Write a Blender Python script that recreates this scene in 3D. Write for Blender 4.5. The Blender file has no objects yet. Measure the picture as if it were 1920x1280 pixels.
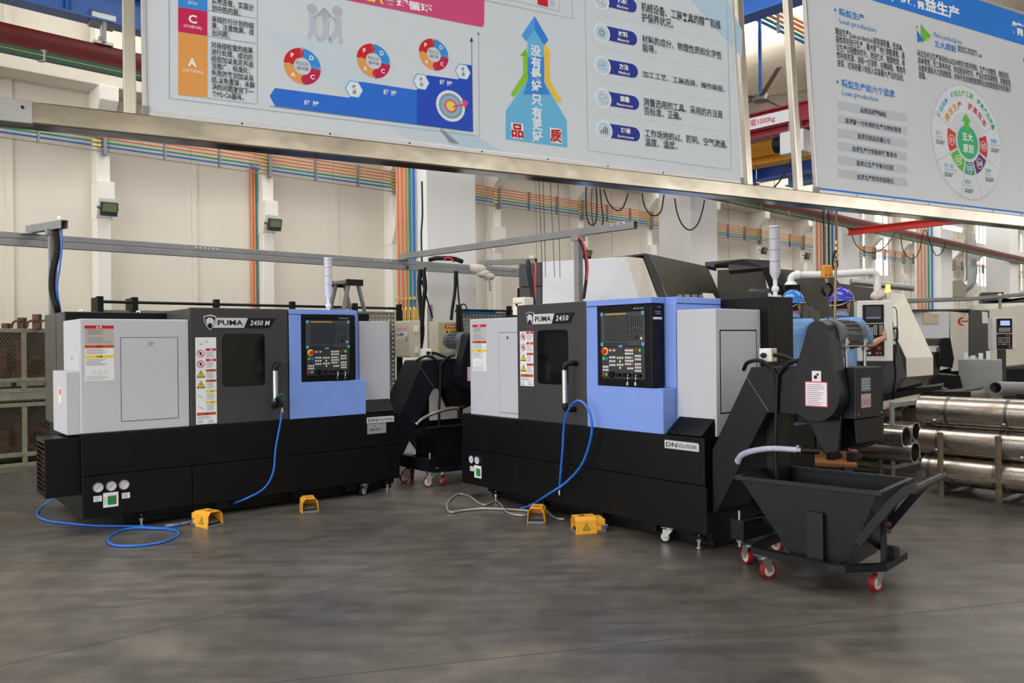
import bpy, bmesh, math, random
from mathutils import Vector, Matrix
random.seed(7)
SC = bpy.context.scene
COL = SC.collection
# ------------------------------------------------------------------ camera, sky, exposure
FPX, ROLL, CAMH = 1510.0, 0.011, 1.5          # focal length in pixels of a 1920 wide frame
cd = bpy.data.cameras.new('camera'); cam = bpy.data.objects.new('camera', cd); COL.objects.link(cam)
cd.sensor_width = 36.0; cd.lens = FPX / 1920 * 36.0; cd.clip_start = 0.05; cd.clip_end = 200
cam.location = (0, 0, CAMH); cam.rotation_euler = (math.pi / 2, ROLL, 0)
SC.camera = cam
wd = bpy.data.worlds.new('overcast_sky'); SC.world = wd; wd.use_nodes = True
bg = wd.node_tree.nodes['Background']
bg.inputs[0].default_value = (1.0, 0.985, 0.965, 1); bg.inputs[1].default_value = 3.0
vs = SC.view_settings
vs.view_transform = 'Standard'; vs.look = 'None'; vs.gamma = 1.0; vs.use_curve_mapping = False
vs.exposure = 0.72
# ------------------------------------------------------------------ helpers
def lin(c):
    return tuple(((x / 255) / 12.92 if x / 255 <= .04045 else ((x / 255 + .055) / 1.055) ** 2.4) for x in c)
MATS = {}
def mat(name, rgb, rough=.5, metal=0.0, noise=0.0, nscale=6.0, bump=0.0, bscale=40.0, spec=.5, emit=0.0, trans=0.0, stretch=None, coat=0.0):
    if name in MATS: return MATS[name]
    m = bpy.data.materials.new(name); m.use_nodes = True; nt = m.node_tree; b = nt.nodes['Principled BSDF']
    c = lin(rgb) + (1,)
    b.inputs['Base Color'].default_value = c; b.inputs['Roughness'].default_value = rough
    b.inputs['Metallic'].default_value = metal; b.inputs['Specular IOR Level'].default_value = spec
    if coat: b.inputs['Coat Weight'].default_value = coat
    if trans: b.inputs['Transmission Weight'].default_value = trans
    if emit:
        b.inputs['Emission Color'].default_value = c; b.inputs['Emission Strength'].default_value = emit
    tc = nt.nodes.new('ShaderNodeTexCoord'); src = tc.outputs['Object']
    if stretch:
        mp = nt.nodes.new('ShaderNodeMapping'); mp.inputs['Scale'].default_value = stretch
        nt.links.new(src, mp.inputs[0]); src = mp.outputs[0]
    n = nt.nodes.new('ShaderNodeTexNoise'); n.inputs['Scale'].default_value = nscale; n.inputs['Detail'].default_value = 4
    nt.links.new(src, n.inputs['Vector'])
    r = nt.nodes.new('ShaderNodeMapRange'); a = max(noise, .02)
    r.inputs['From Min'].default_value = .3; r.inputs['From Max'].default_value = .7
    r.inputs['To Min'].default_value = 1 - a; r.inputs['To Max'].default_value = 1 + a * .6
    nt.links.new(n.outputs[0], r.inputs[0])
    mx = nt.nodes.new('ShaderNodeMix'); mx.data_type = 'RGBA'; mx.blend_type = 'MULTIPLY'; mx.inputs[0].default_value = 1
    mx.inputs[6].default_value = c
    cb = nt.nodes.new('ShaderNodeCombineColor')
    for i in range(3): nt.links.new(r.outputs[0], cb.inputs[i])
    nt.links.new(cb.outputs[0], mx.inputs[7]); nt.links.new(mx.outputs[2], b.inputs['Base Color'])
    if bump:
        bn = nt.nodes.new('ShaderNodeTexNoise'); bn.inputs['Scale'].default_value = bscale; bn.inputs['Detail'].default_value = 3
        nt.links.new(src, bn.inputs['Vector'])
        bp = nt.nodes.new('ShaderNodeBump'); bp.inputs['Strength'].default_value = bump; bp.inputs['Distance'].default_value = .02
        nt.links.new(bn.outputs[0], bp.inputs['Height']); nt.links.new(bp.outputs[0], b.inputs['Normal'])
    MATS[name] = m
    return m
def ink(rgb):                                   # flat print colour
    return mat('print_%02x%02x%02x' % tuple(rgb), rgb, .45, spec=.3)

class MB:
    def __init__(s, m=None): s.v = []; s.f = []; s.k = []; s.m = []; s.cur = 0; (s.use(m) if m else None)
    def use(s, m):
        if m not in s.m: s.m.append(m)
        s.cur = s.m.index(m); return s
    def add(s, vs_, fs):
        o = len(s.v); s.v += [tuple(p) for p in vs_]
        for f in fs: s.f.append(tuple(i + o for i in f)); s.k.append(s.cur)
        return s
    def box(s, x0, x1, y0, y1, z0, z1):
        return s.add([(x0,y0,z0),(x1,y0,z0),(x1,y1,z0),(x0,y1,z0),(x0,y0,z1),(x1,y0,z1),(x1,y1,z1),(x0,y1,z1)],
                     [(0,3,2,1),(4,5,6,7),(0,1,5,4),(1,2,6,5),(2,3,7,6),(3,0,4,7)])
    def hull(s, front, back):                   # two matching loops
        n = len(front); return s.add(list(front) + list(back), [tuple(range(n)), tuple(range(2*n-1, n-1, -1))] + [(i, n+i, n+(i+1) % n, (i+1) % n) for i in range(n)])
    def pxz(s, poly, y0, y1): return s.hull([(x, y0, z) for x, z in poly], [(x, y1, z) for x, z in poly])
    def pyz(s, poly, x0, x1): return s.hull([(x0, y, z) for y, z in poly], [(x1, y, z) for y, z in poly])
    def pxy(s, poly, z0, z1): return s.hull([(x, y, z0) for x, y in poly], [(x, y, z1) for x, y in poly])
    def face(s, pts): return s.add(pts, [tuple(range(len(pts)))])
    def sweep(s, pts, prof, closed=False, caps=True, up=None):
        pts = [Vector(p) for p in pts]; n = len(prof); L = len(pts); V = []
        for i, p in enumerate(pts):
            if closed: d = pts[(i+1) % L] - pts[i-1]
            else: d = (pts[min(i+1, L-1)] - pts[max(i-1, 0)])
            d.normalize()
            if i == 0:
                u = Vector(up) if up else (Vector((0,0,1)) if abs(d.z) < .9 else Vector((1,0,0)))
            u = (u - d * u.dot(d)); u.normalize(); w = d.cross(u)
            if up: u0 = Vector(up); u = (u0 - d*u0.dot(d)).normalized(); w = d.cross(u)
            V += [p + w*a + u*b for a, b in prof]
        F = []
        for i in range(L if closed else L-1):
            j = (i+1) % L
            for k in range(n): F.append((i*n+k, i*n+(k+1) % n, j*n+(k+1) % n, j*n+k))
        if caps and not closed: F += [tuple(range(n-1, -1, -1)), tuple((L-1)*n+k for k in range(n))]
        return s.add(V, F)
    def tube(s, pts, r, n=8, closed=False): return s.sweep(pts, [(r*math.cos(2*math.pi*k/n), r*math.sin(2*math.pi*k/n)) for k in range(n)], closed)
    def bar(s, p, q, w, h, up=None): return s.sweep([p, q], [(-w/2,-h/2),(w/2,-h/2),(w/2,h/2),(-w/2,h/2)], up=up)
    def chan(s, p, q, w, h, t=.004, up=None, lip=0):  # open C channel, open side down
        return s.sweep([p, q], [(-w/2,-h/2),(-w/2,h/2),(w/2,h/2),(w/2,-h/2),(w/2-t,-h/2),(w/2-t,h/2-t),(-w/2+t,h/2-t),(-w/2+t,-h/2)], up=up)
    def ibeam(s, p, q, w, h, t=.02, up=None):
        a = w/2; b = h/2; c = t/2
        return s.sweep([p, q], [(-a,-b),(a,-b),(a,-b+t),(c,-b+t),(c,b-t),(a,b-t),(a,b),(-a,b),(-a,b-t),(-c,b-t),(-c,-b+t),(-a,-b+t)], up=up)
    def cyl(s, p, q, r, n=16, r2=None, caps=True):
        p = Vector(p); q = Vector(q); d = (q-p).normalized(); u = d.orthogonal().normalized(); w = d.cross(u); r2 = r if r2 is None else r2
        V = [p + (u*math.cos(2*math.pi*k/n) + w*math.sin(2*math.pi*k/n))*r for k in range(n)] + [q + (u*math.cos(2*math.pi*k/n) + w*math.sin(2*math.pi*k/n))*r2 for k in range(n)]
        F = [(k, (k+1) % n, n+(k+1) % n, n+k) for k in range(n)]
        if caps: F += [tuple(range(n-1, -1, -1)), tuple(range(n, 2*n))]
        return s.add(V, F)
    def hollow(s, p, q, ro, ri, n=28):
        p = Vector(p); q = Vector(q); d = (q-p).normalized(); u = d.orthogonal().normalized(); w = d.cross(u); V = []
        for c, r in ((p, ro), (q, ro), (q, ri), (p, ri)):
            V += [c + (u*math.cos(2*math.pi*k/n) + w*math.sin(2*math.pi*k/n))*r for k in range(n)]
        return s.add(V, [(a*n+k, a*n+(k+1) % n, ((a+1) % 4)*n+(k+1) % n, ((a+1) % 4)*n+k) for a in range(4) for k in range(n)])
    def ball(s, c, r, n=14, m=9, sc=(1,1,1), t0=0.0, t1=math.pi):
        V = []; F = []
        for j in range(m+1):
            t = t0 + (t1-t0)*j/m
            for k in range(n):
                a = 2*math.pi*k/n
                V.append((c[0]+r*sc[0]*math.sin(t)*math.cos(a), c[1]+r*sc[1]*math.sin(t)*math.sin(a), c[2]+r*sc[2]*math.cos(t)))
        for j in range(m):
            for k in range(n): F.append((j*n+k, j*n+(k+1) % n, (j+1)*n+(k+1) % n, (j+1)*n+k))
        return s.add(V, F)
    def build(s, name, parent=None, bevel=0.0, smooth=False, seg=2, kind=None, label=None):
        me = bpy.data.meshes.new(name); me.from_pydata(s.v, [], s.f)
        for m in s.m: me.materials.append(m)
        me.polygons.foreach_set('material_index', s.k)
        bm = bmesh.new(); bm.from_mesh(me); bmesh.ops.remove_doubles(bm, verts=bm.verts, dist=1e-6); bmesh.ops.recalc_face_normals(bm, faces=bm.faces); bm.to_mesh(me); bm.free()
        if smooth:
            me.polygons.foreach_set('use_smooth', [True]*len(me.polygons)); me.set_sharp_from_angle(angle=math.radians(42))
        o = bpy.data.objects.new(name, me); COL.objects.link(o); o.parent = parent
        if bevel:
            b = o.modifiers.new('bevel', 'BEVEL'); b.width = bevel; b.segments = seg; b.limit_method = 'ANGLE'; b.angle_limit = math.radians(35)
        if kind: o['kind'] = kind
        if label: o['label'] = label
        return o
def thing(name, label, cat, loc=(0,0,0), rotz=0.0, group=None, mw=None):
    o = bpy.data.objects.new(name, None); COL.objects.link(o); o.empty_display_size = .1
    if mw is not None: o.matrix_world = mw
    else: o.location = loc; o.rotation_euler = (0, 0, rotz)
    return tag(o, label, cat, group)
def tag(o, label, cat, group=None):
    o['label'] = label; o['category'] = cat
    if group: o['group'] = group
    return o
def struct(mb, name, parent=None, **k):
    o = mb.build(name, parent, **k)
    if parent is None: o['kind'] = 'structure'
    return o
def copy_tree(o, parent=None):
    c = o.copy(); COL.objects.link(c); c.parent = parent
    for ch in list(o.children): copy_tree(ch, c)
    return c
def spl(pts, n=8):                              # Catmull-Rom through points
    P = [Vector(p) for p in pts]; P = [P[0]*2-P[1]] + P + [P[-1]*2-P[-2]]; out = []
    for i in range(1, len(P)-2):
        for k in range(n):
            t = k/n; a, b, c, d = P[i-1:i+3]
            out.append(.5*((2*b)+(-a+c)*t+(2*a-5*b+4*c-d)*t*t+(-a+3*b-3*c+d)*t**3))
    return out + [P[-2]]
def rrect(x0, x1, z0, z1, r, n=5):
    out = []
    for cx, cz, a0 in ((x1-r, z1-r, 0), (x0+r, z1-r, 90), (x0+r, z0+r, 180), (x1-r, z0+r, 270)):
        for k in range(n+1):
            a = math.radians(a0 + 90*k/n); out.append((cx+r*math.cos(a), cz+r*math.sin(a)))
    return out
def circ(cx, cz, r, n=32, a0=0, a1=360):
    return [(cx+r*math.cos(math.radians(a0+(a1-a0)*k/n)), cz+r*math.sin(math.radians(a0+(a1-a0)*k/n))) for k in range(n + (1 if a1-a0 < 360 else 0))]
class Fr:                                       # a horizontal frame on the floor
    def __init__(s, P, deg): s.P = P; s.A = math.radians(deg); s.c = math.cos(s.A); s.s = math.sin(s.A)
    def w(s, x, y, z=0.0): return (s.P[0]+s.c*x-s.s*y, s.P[1]+s.s*x+s.c*y, z)
def ray(u, v):
    a = (u-960)/FPX; b = -(v-640)/FPX; c, s_ = math.cos(ROLL), math.sin(ROLL)
    return Vector((a*c+b*s_, 1.0, -a*s_+b*c))
def at(u, v, Y): return Vector((0, 0, CAMH)) + ray(u, v)*Y     # point seen at (u,v), Y metres ahead
def atz(u, v, z):
    r = ray(u, v); return Vector((0, 0, CAMH)) + r*((z-CAMH)/r.z)
def fry(fr, u, v, y):                           # point seen at (u,v) on the plane y of a frame -> frame coords
    r = ray(u, v); n = Vector((-fr.s, fr.c, 0)); o = Vector((fr.P[0], fr.P[1], 0)) + n*y - Vector((0, 0, CAMH)); o.z = 0
    q = Vector((0, 0, CAMH)) + r*(n.dot(o)/n.dot(r)); d = q - Vector((fr.P[0], fr.P[1], 0))
    return (fr.c*d.x+fr.s*d.y, -fr.s*d.x+fr.c*d.y, q.z)
# lettering is collected and turned into meshes in one go at the end
TEXTS = []
def text(body, box, m, parent, y=0.0, name='lettering', bold=0.0, shear=0.0, rot=0.0, space=1.0, line=1.0, align='LEFT', keep=False, axis='xz', fx=0.0):
    TEXTS.append((body, box, m, parent, y, name, bold, shear, rot, space, line, align, keep, axis, fx))
def flush_texts():
    objs = []
    for t in TEXTS:
        c = bpy.data.curves.new('lettering', 'FONT'); c.body = t[0]; c.size = 1; c.resolution_u = 2 if len(t[0]) < 14 else 1
        c.offset = t[6]; c.shear = t[7]; c.space_character = t[9]; c.space_line = t[10]; c.align_x = t[11]
        o = bpy.data.objects.new('tmp_text', c); COL.objects.link(o); objs.append(o)
    bpy.context.view_layer.update(); dg = bpy.context.evaluated_depsgraph_get()
    meshes = [bpy.data.meshes.new_from_object(o.evaluated_get(dg)) for o in objs]
    for o, t, me in zip(objs, TEXTS, meshes):
        x0, x1, z0, z1 = t[1]; vx = [v.co.x for v in me.vertices]; vy = [v.co.y for v in me.vertices]
        if not vx: continue
        a, b, c, d = min(vx), max(vx), min(vy), max(vy); sx = (x1-x0)/max(b-a, 1e-6); sz = (z1-z0)/max(d-c, 1e-6)
        ox = x0
        if t[12]:
            s = min(sx, sz); ox = x0 if t[11] == 'LEFT' else (x0+x1)/2 - s*(b-a)/2; z0 = (z0+z1)/2 - s*(d-c)/2; sx = sz = s
        cx, cz = (x0+x1)/2, (t[1][2]+t[1][3])/2; ca, sa = math.cos(t[8]), math.sin(t[8])
        for v in me.vertices:
            X = ox+(v.co.x-a)*sx; Z = z0+(v.co.y-c)*sz
            if t[8]: X, Z = cx+(X-cx)*ca-(Z-cz)*sa, cz+(X-cx)*sa+(Z-cz)*ca
            v.co = (X, t[4], Z) if t[13] == 'xz' else (t[4], -X, Z)
        me.materials.clear(); me.materials.append(t[2])
        n = bpy.data.objects.new(t[5], me); COL.objects.link(n); n.parent = t[3]
        cu = o.data; bpy.data.objects.remove(o); bpy.data.curves.remove(cu)
# ------------------------------------------------------------------ frames
W = Fr((0.0, 0.0), 42.1)                         # back wall: x along it, y towards it
M1 = Fr((-3.403, 6.354), 38.9)                   # left lathe
M2 = Fr((-0.502, 7.865), -50.2)                  # right lathe
# ------------------------------------------------------------------ materials
m_wall = mat('cream_wall_paint', (228, 222, 209), .75, noise=.05, nscale=.7, bump=.08, bscale=9)
m_pil = mat('pale_pilaster_paint', (238, 235, 228), .7, noise=.03, nscale=1.2)
m_white = mat('white_column_paint', (236, 236, 236), .6, noise=.03, nscale=1.5)
m_ceil = mat('cream_roof_shell', (214, 206, 188), .8, noise=.05, nscale=.5)
m_black = mat('black_machine_paint', (12, 13, 16), .42, noise=.08, nscale=3, bump=.05, bscale=160, spec=.22)
m_navy = mat('navy_black_paint', (18, 21, 27), .38, noise=.15, nscale=4, bump=.05, bscale=140, spec=.3)
m_door = mat('charcoal_door_paint', (62, 62, 64), .42, noise=.05, nscale=3, bump=.04, bscale=170, spec=.4)
m_grey = mat('light_grey_machine_paint', (192, 195, 205), .45, noise=.02, nscale=3, bump=.04, bscale=170)
m_blue = mat('periwinkle_machine_paint', (124, 156, 232), .45, noise=.02, nscale=3, bump=.04, bscale=170)
m_dark = mat('matte_black_plastic', (14, 14, 16), .5, spec=.3)
m_groove = mat('dark_seam', (20, 20, 22), .8, spec=.1)
m_steel = mat('brushed_steel', (190, 190, 190), .28, 1.0, noise=.1, nscale=12)
m_zinc = mat('zinc_plated_steel', (172, 175, 178), .38, .85, noise=.12, nscale=14)
m_chrome = mat('polished_chrome', (225, 225, 225), .12, 1.0)
m_galv = mat('galvanised_channel', (142, 144, 147), .5, .25, noise=.1, nscale=5)
m_inox = mat('polished_stainless_tube', (172, 166, 155), .17, 1.0, noise=.16, nscale=4, bump=.16, bscale=3.2)
m_inox2 = mat('satin_stainless_upright', (222, 218, 210), .26, 1.0, noise=.08, nscale=4, bump=.06, bscale=3)
m_alu = mat('anodised_aluminium', (205, 206, 210), .35, .7, noise=.04)
m_paper = ink((232, 234, 238)); m_rubber = mat('black_rubber', (20, 20, 21), .55, spec=.3)
m_hose = mat('blue_air_hose', (30, 110, 215), .35, noise=.05)
m_braid = mat('grey_braided_cable', (176, 172, 168), .4, .5, noise=.35, nscale=90)
m_yel = mat('amber_yellow_plastic', (240, 172, 52), .45, noise=.05, nscale=9)
m_red = mat('red_wheel_rubber', (140, 22, 28), .45, noise=.1)
m_beige = mat('beige_box_enamel', (206, 200, 178), .5, noise=.04)
m_brass = mat('brass', (214, 186, 110), .35, .8, noise=.1, nscale=25)
m_orange = mat('orange_pipe_paint', (222, 138, 86), .5, noise=.08); m_green = mat('green_pipe_paint', (38, 148, 118), .5, noise=.08); m_bluep = mat('blue_pipe_paint', (38, 104, 190), .5, noise=.08)
m_cable = mat('black_cable', (16, 16, 18), .5, spec=.3)
m_ivory = mat('ivory_plastic', (232, 228, 212), .45)
m_glass = mat('dark_window_glass', (8, 9, 11), .07, spec=.5)
m_screen = mat('dark_screen_film', (46, 50, 58), .2, spec=.5)
m_keys = ink((214, 214, 210)); m_film = mat('keypad_film', (52, 54, 60), .3, noise=.1, spec=.5)
m_rust = mat('brown_rusty_steel', (96, 66, 48), .6, .4, noise=.4, nscale=9)
def tube_material():
    m = mat('turned_steel_tube', (190, 182, 172), .3, .95, noise=.12, nscale=5); nt = m.node_tree; b = nt.nodes['Principled BSDF']; N = nt.nodes.new; L = nt.links.new
    tc = N('ShaderNodeTexCoord'); mp = N('ShaderNodeMapping'); mp.inputs['Scale'].default_value = (2.2, 5, 5); L(tc.outputs['Object'], mp.inputs[0])
    n = N('ShaderNodeTexNoise'); n.inputs['Scale'].default_value = 1.0; n.inputs['Detail'].default_value = 7; n.inputs['Roughness'].default_value = .65; L(mp.outputs[0], n.inputs['Vector'])
    r = N('ShaderNodeMapRange'); r.inputs['From Min'].default_value = .52; r.inputs['From Max'].default_value = .78; L(n.outputs[0], r.inputs[0])
    x = N('ShaderNodeMix'); x.data_type = 'RGBA'; L(r.outputs[0], x.inputs[0]); src = b.inputs['Base Color'].links[0].from_socket; L(src, x.inputs[6]); x.inputs[7].default_value = (*lin((118, 84, 62)), 1); L(x.outputs[2], b.inputs['Base Color'])
    rr = N('ShaderNodeMapRange'); rr.inputs['To Min'].default_value = .26; rr.inputs['To Max'].default_value = .5; L(r.outputs[0], rr.inputs[0]); L(rr.outputs[0], b.inputs['Roughness'])
    w = N('ShaderNodeTexWave'); w.inputs['Scale'].default_value = 22; w.inputs['Distortion'].default_value = 1.5; L(tc.outputs['Object'], w.inputs['Vector']); bp = N('ShaderNodeBump'); bp.inputs['Strength'].default_value = .06; bp.inputs['Distance'].default_value = .01; L(w.outputs['Color'], bp.inputs['Height']); L(bp.outputs[0], b.inputs['Normal'])
    return m
m_tubest = tube_material()
m_rackg = mat('grey_green_rack_paint', (124, 124, 104), .6, noise=.25, nscale=12)
m_brownst = mat('worn_brown_post', (112, 100, 86), .6, .3, noise=.3, nscale=12)
# ------------------------------------------------------------------ the hall
def floor_material():
    m = bpy.data.materials.new('polished_concrete'); m.use_nodes = True; nt = m.node_tree; b = nt.nodes['Principled BSDF']
    tc = nt.nodes.new('ShaderNodeTexCoord'); N = nt.nodes.new; L = nt.links.new
    def noise(sc, det, vec=None, dist=0):
        n = N('ShaderNodeTexNoise'); n.inputs['Scale'].default_value = sc; n.inputs['Detail'].default_value = det; n.inputs['Distortion'].default_value = dist
        L(vec or tc.outputs['Object'], n.inputs['Vector']); return n.outputs[0]
    def ramp(src, pts):
        r = N('ShaderNodeValToRGB'); e = r.color_ramp.elements
        e[0].position, e[0].color = pts[0][0], (*pts[0][1], 1); e[1].position, e[1].color = pts[-1][0], (*pts[-1][1], 1)
        for p, c in pts[1:-1]:
            x = e.new(p); x.color = (*c, 1)
        L(src, r.inputs[0]); return r.outputs[0]
    base = ramp(noise(.5, 5), [(.25, lin((66, 63, 60))), (.5, lin((87, 84, 80))), (.75, lin((113, 108, 102)))])
    def mul(a, b_):
        mx = N('ShaderNodeMix'); mx.data_type = 'RGBA'; mx.blend_type = 'MULTIPLY'; mx.inputs[0].default_value = 1; L(a, mx.inputs[6]); L(b_, mx.inputs[7]); return mx.outputs[2]
    mp = N('ShaderNodeMapping'); mp.inputs['Rotation'].default_value = (0, 0, .5); mp.inputs['Scale'].default_value = (1.0, 6, 1); L(tc.outputs['Object'], mp.inputs[0])
    c1 = mul(base, ramp(noise(1.6, 8, mp.outputs[0], .3), [(.32, (.74, .74, .74)), (.5, (1, 1, 1)), (.7, (1.28, 1.27, 1.25))]))
    c2 = mul(c1, ramp(noise(5.5, 9, dist=.5), [(.32, (.78, .78, .78)), (.5, (1, 1, 1)), (.7, (1.22, 1.22, 1.2))]))
    c3 = mul(c2, ramp(noise(38, 6), [(.3, (.9, .9, .9)), (.7, (1.08, 1.08, 1.08))]))
    dust = N('ShaderNodeMix'); dust.data_type = 'RGBA'; L(ramp(noise(.9, 10, dist=.25), [(.6, (0, 0, 0)), (.68, (.7, .7, .7))]), dust.inputs[0]); L(c3, dust.inputs[6]); dust.inputs[7].default_value = (*lin((126, 119, 109)), 1)
    L(dust.outputs[2], b.inputs['Base Color'])
    rg = N('ShaderNodeMapRange'); rg.inputs['From Min'].default_value = .3; rg.inputs['From Max'].default_value = .7; rg.inputs['To Min'].default_value = .27; rg.inputs['To Max'].default_value = .38
    L(noise(1.6, 3), rg.inputs[0]); L(rg.outputs[0], b.inputs['Roughness']); b.inputs['Specular IOR Level'].default_value = .32
    bp = N('ShaderNodeBump'); bp.inputs['Strength'].default_value = .02; bp.inputs['Distance'].default_value = .004; L(noise(60, 3), bp.inputs['Height']); L(bp.outputs[0], b.inputs['Normal'])
    return m
fl = MB(floor_material()); c4 = [W.w(x, y) for x, y in ((-16, -14), (60, -14), (60, 12.9), (-16, 12.9))]
fl.hull([(p[0], p[1], 0) for p in c4], [(p[0], p[1], -.2) for p in c4]); floor = struct(fl, 'floor')
for a, c in (((0, 1248), (960, 1027)), ((500, 1280), (1890, 1130))):
    a = atz(*a, .0); c = atz(*c, .0); d = (c-a); n = Vector((-d.y, d.x, 0)).normalized()*.002; a = a-d*.6; c = c+d*1.2
    MB(mat('floor_joint_filler', (44, 42, 40), .6)).hull([a+n, c+n, c-n, a-n], [p+Vector((0, 0, .0006)) for p in (a+n, c+n, c-n, a-n)]).build('floor_joint', floor)
WY = 12.6
def wbox(mb, x0, x1, y0, y1, z0, z1):           # a box in wall coordinates
    return mb.hull([W.w(x, y, z0) for x, y in ((x0,y0),(x1,y0),(x1,y1),(x0,y1))], [W.w(x, y, z1) for x, y in ((x0,y0),(x1,y0),(x1,y1),(x0,y1))])
wb = MB(m_wall); wbox(wb, -16, 27.5, WY, WY+.3, 0, 9)
wins = [(27.9, 30.2), (33.2, 35.6), (39.0, 41.5), (45.2, 47.8)]
x = 27.5
for a, b in wins:
    wbox(wb, x, a, WY, WY+.3, 0, 9); wbox(wb, a, b, WY, WY+.3, 0, 3.7); wbox(wb, a, b, WY, WY+.3, 6.6, 9); x = b
wbox(wb, x, 60, WY, WY+.3, 0, 9)
wall_back = struct(wb, 'wall_back')
for k in range(-4, 18):                          # pilasters with the flange that runs up beside each
    s = 3.38 + 2.475*k
    p = MB(m_pil); wbox(p, s-.09, s+.09, WY-.25, WY+.01, 0, 8.6); p.build('pilaster', wall_back, bevel=.008)
    j = MB(m_wall); wbox(j, s-1.15, s-1.07, WY-.03, WY+.01, 0, 8.6); j.build('joint_strip', wall_back)
    c = MB(m_pil); c.hull([W.w(s-.12, y, z) for y, z in ((WY, 5.12), (WY-.55, 5.12), (WY-.55, 4.92), (WY-.25, 4.62), (WY, 4.62))], [W.w(s+.13, y, z) for y, z in ((WY, 5.12), (WY-.55, 5.12), (WY-.55, 4.92), (WY-.25, 4.62), (WY, 4.62))])
    c.build('corbel', wall_back, bevel=.01)
    l = MB(m_pil); l.hull([W.w(s-.1, y, z) for y, z in ((WY, 3.82), (WY-.36, 3.82), (WY-.36, 3.58), (WY-.25, 3.3), (WY, 3.3))], [W.w(s+.12, y, z) for y, z in ((WY, 3.82), (WY-.36, 3.82), (WY-.36, 3.58), (WY-.25, 3.3), (WY, 3.3))])
    l.build('lamp_corbel', wall_back, bevel=.008)
for i, (a, b) in enumerate(wins):
    g = MB(mat('window_frame_white', (225, 225, 225), .5))
    for xx in (a, (a+b)/2, b): wbox(g, xx-.04, xx+.04, WY+.08, WY+.16, 3.7, 6.6)
    for zz in (3.73, 4.65, 5.6, 6.57): wbox(g, a, b, WY+.09, WY+.15, zz-.035, zz+.035)
    wo = struct(g, 'window_%d' % (i+1))
    for q in range(2):
        for r in range(3):
            pn = MB(mat('clear_glass', (240, 248, 250), .02, trans=1.0)); xa = a + q*(b-a)/2
            wbox(pn, xa+.04, xa+(b-a)/2-.04, WY+.115, WY+.125, (3.77, 4.69, 5.64)[r], (4.61, 5.56, 6.53)[r]); pn.build('pane', wo)
t = MB(m_wall); wbox(t, -16, 60, WY-.5, WY, 5.12, 5.48); struct(t, 'trim_1', bevel=.01)
# roof: a row of shallow barrel shells running towards the wall, daylight slots between some of them
rf = MB(m_ceil)
for k in range(-4, 22):
    x0 = -8 + 3.0*k; ye = -.5 if k % 3 == 1 else WY+.3     # every third bay is open to daylight near the wall
    pr = [(x0+1.45-1.45*math.cos(math.pi*i/10), 8.0+.62*math.sin(math.pi*i/10)*-1) for i in range(11)]
    rf.hull([W.w(xx, -12, z) for xx, z in pr] + [W.w(x0+2.9, -12, 8.3), W.w(x0, -12, 8.3)], [W.w(xx, ye, z) for xx, z in pr] + [W.w(x0+2.9, ye, 8.3), W.w(x0, ye, 8.3)])
struct(rf, 'ceiling', smooth=True)
wf = MB(m_wall); wbox(wf, -16, 60, -14.3, -14, 0, 6.2); wbox(wf, -16, 60, -14.3, -14, 7.2, 9)
for k in range(13): wbox(wf, -16+6.3*k, -15.2+6.3*k, -14.4, -13.8, 0, 9)
struct(wf, 'wall_front')
wr = MB(m_wall); wbox(wr, 59.7, 60, -14, WY, 0, 9); struct(wr, 'wall_right')
# free-standing crane columns
COLX = [7.01+6.55*k for k in range(-1, 5)]
names = {0: 'white crane column carrying orange green and blue pipes beside the left lathe', 1: 'tall white column rising behind the right lathe under the stainless rail', 2: 'pale column behind the yellow hook block', 3: 'pale far column with pipes left of the bright window', 4: 'far right cream column past the bright window'}
for k in range(5):
    x = 7.01+6.55*k
    m = MB(m_white); wbox(m, x, x+.94, 9.6, 10.4, 0, 8.0)
    o = m.build('crane_column', bevel=.015); tag(o, names[k], 'column', 'crane columns along the back wall')
# vertical pipes on the column faces
def vpipe(k, dy, m, col, where, r=.022):
    x = 7.01+6.55*k; b = MB(m); z0 = 2.02 if k == 0 else .3
    b.cyl(W.w(x-.05, dy, z0), W.w(x-.05, dy, 7.2), r, 10)
    tag(b.build('riser_pipe', smooth=True), f'{col} vertical riser pipe on {where}', 'pipe', 'riser pipes on the columns')
for k, wh in ((0, 'the white column behind the left lathe'), (2, 'the pale column behind the hook block'), (3, 'the far column left of the bright window')):
    for i, (m, c) in enumerate(((m_orange, 'first orange'), (m_orange, 'second orange'), (m_orange, 'third orange'), (m_green, 'green'), (m_bluep, 'blue'))):
        vpipe(k, 10.27-.105*i, m, c, wh)
for i in range(5):                               # brass manifold blocks below the risers
    y = 10.27-.105*i; q = W.w(6.96, y)
    r = thing('brass_manifold', f'brass valve block under the {["first orange","second orange","third orange","green","blue"][i]} riser pipe', 'valve', (q[0], q[1], 1.72), W.A, 'brass valve blocks on the column')
    MB(m_brass).box(-.045, .045, -.04, .04, 0, .27).build('block', r, bevel=.006)
    b = MB(m_brass); b.cyl((0,0,.27), (0,0,.31), .026, 12)
    for z in (.07, .14, .21): b.cyl((-.055, 0, z), (-.045, 0, z), .012, 8)
    b.build('fitting', r, smooth=True)
    h = MB(m_cable); h.tube(spl([(0,0,0), (.01,.01,-.06), (.03+.02*(2-i),-.02*(2-i),-.15), (.05*(2-i)*.5, .05*(i-2), -.24)]), .013, 8); h.build('outlet_hose', r, smooth=True)
cl = thing('pipe_clamp_bar', 'brass clamp bar holding the five riser pipes above the valve blocks', 'bracket', W.w(6.96, 10.06, 2.16), W.A)
MB(m_brass).box(-.035, -.02, -.27, .24, -.012, .012).build('strap', cl, bevel=.002)
for i in range(5): MB(m_brass).hollow((0, .21-.105*i, -.02), (0, .21-.105*i, .02), .034, .022, 14).build('collar', cl, smooth=True)
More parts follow.
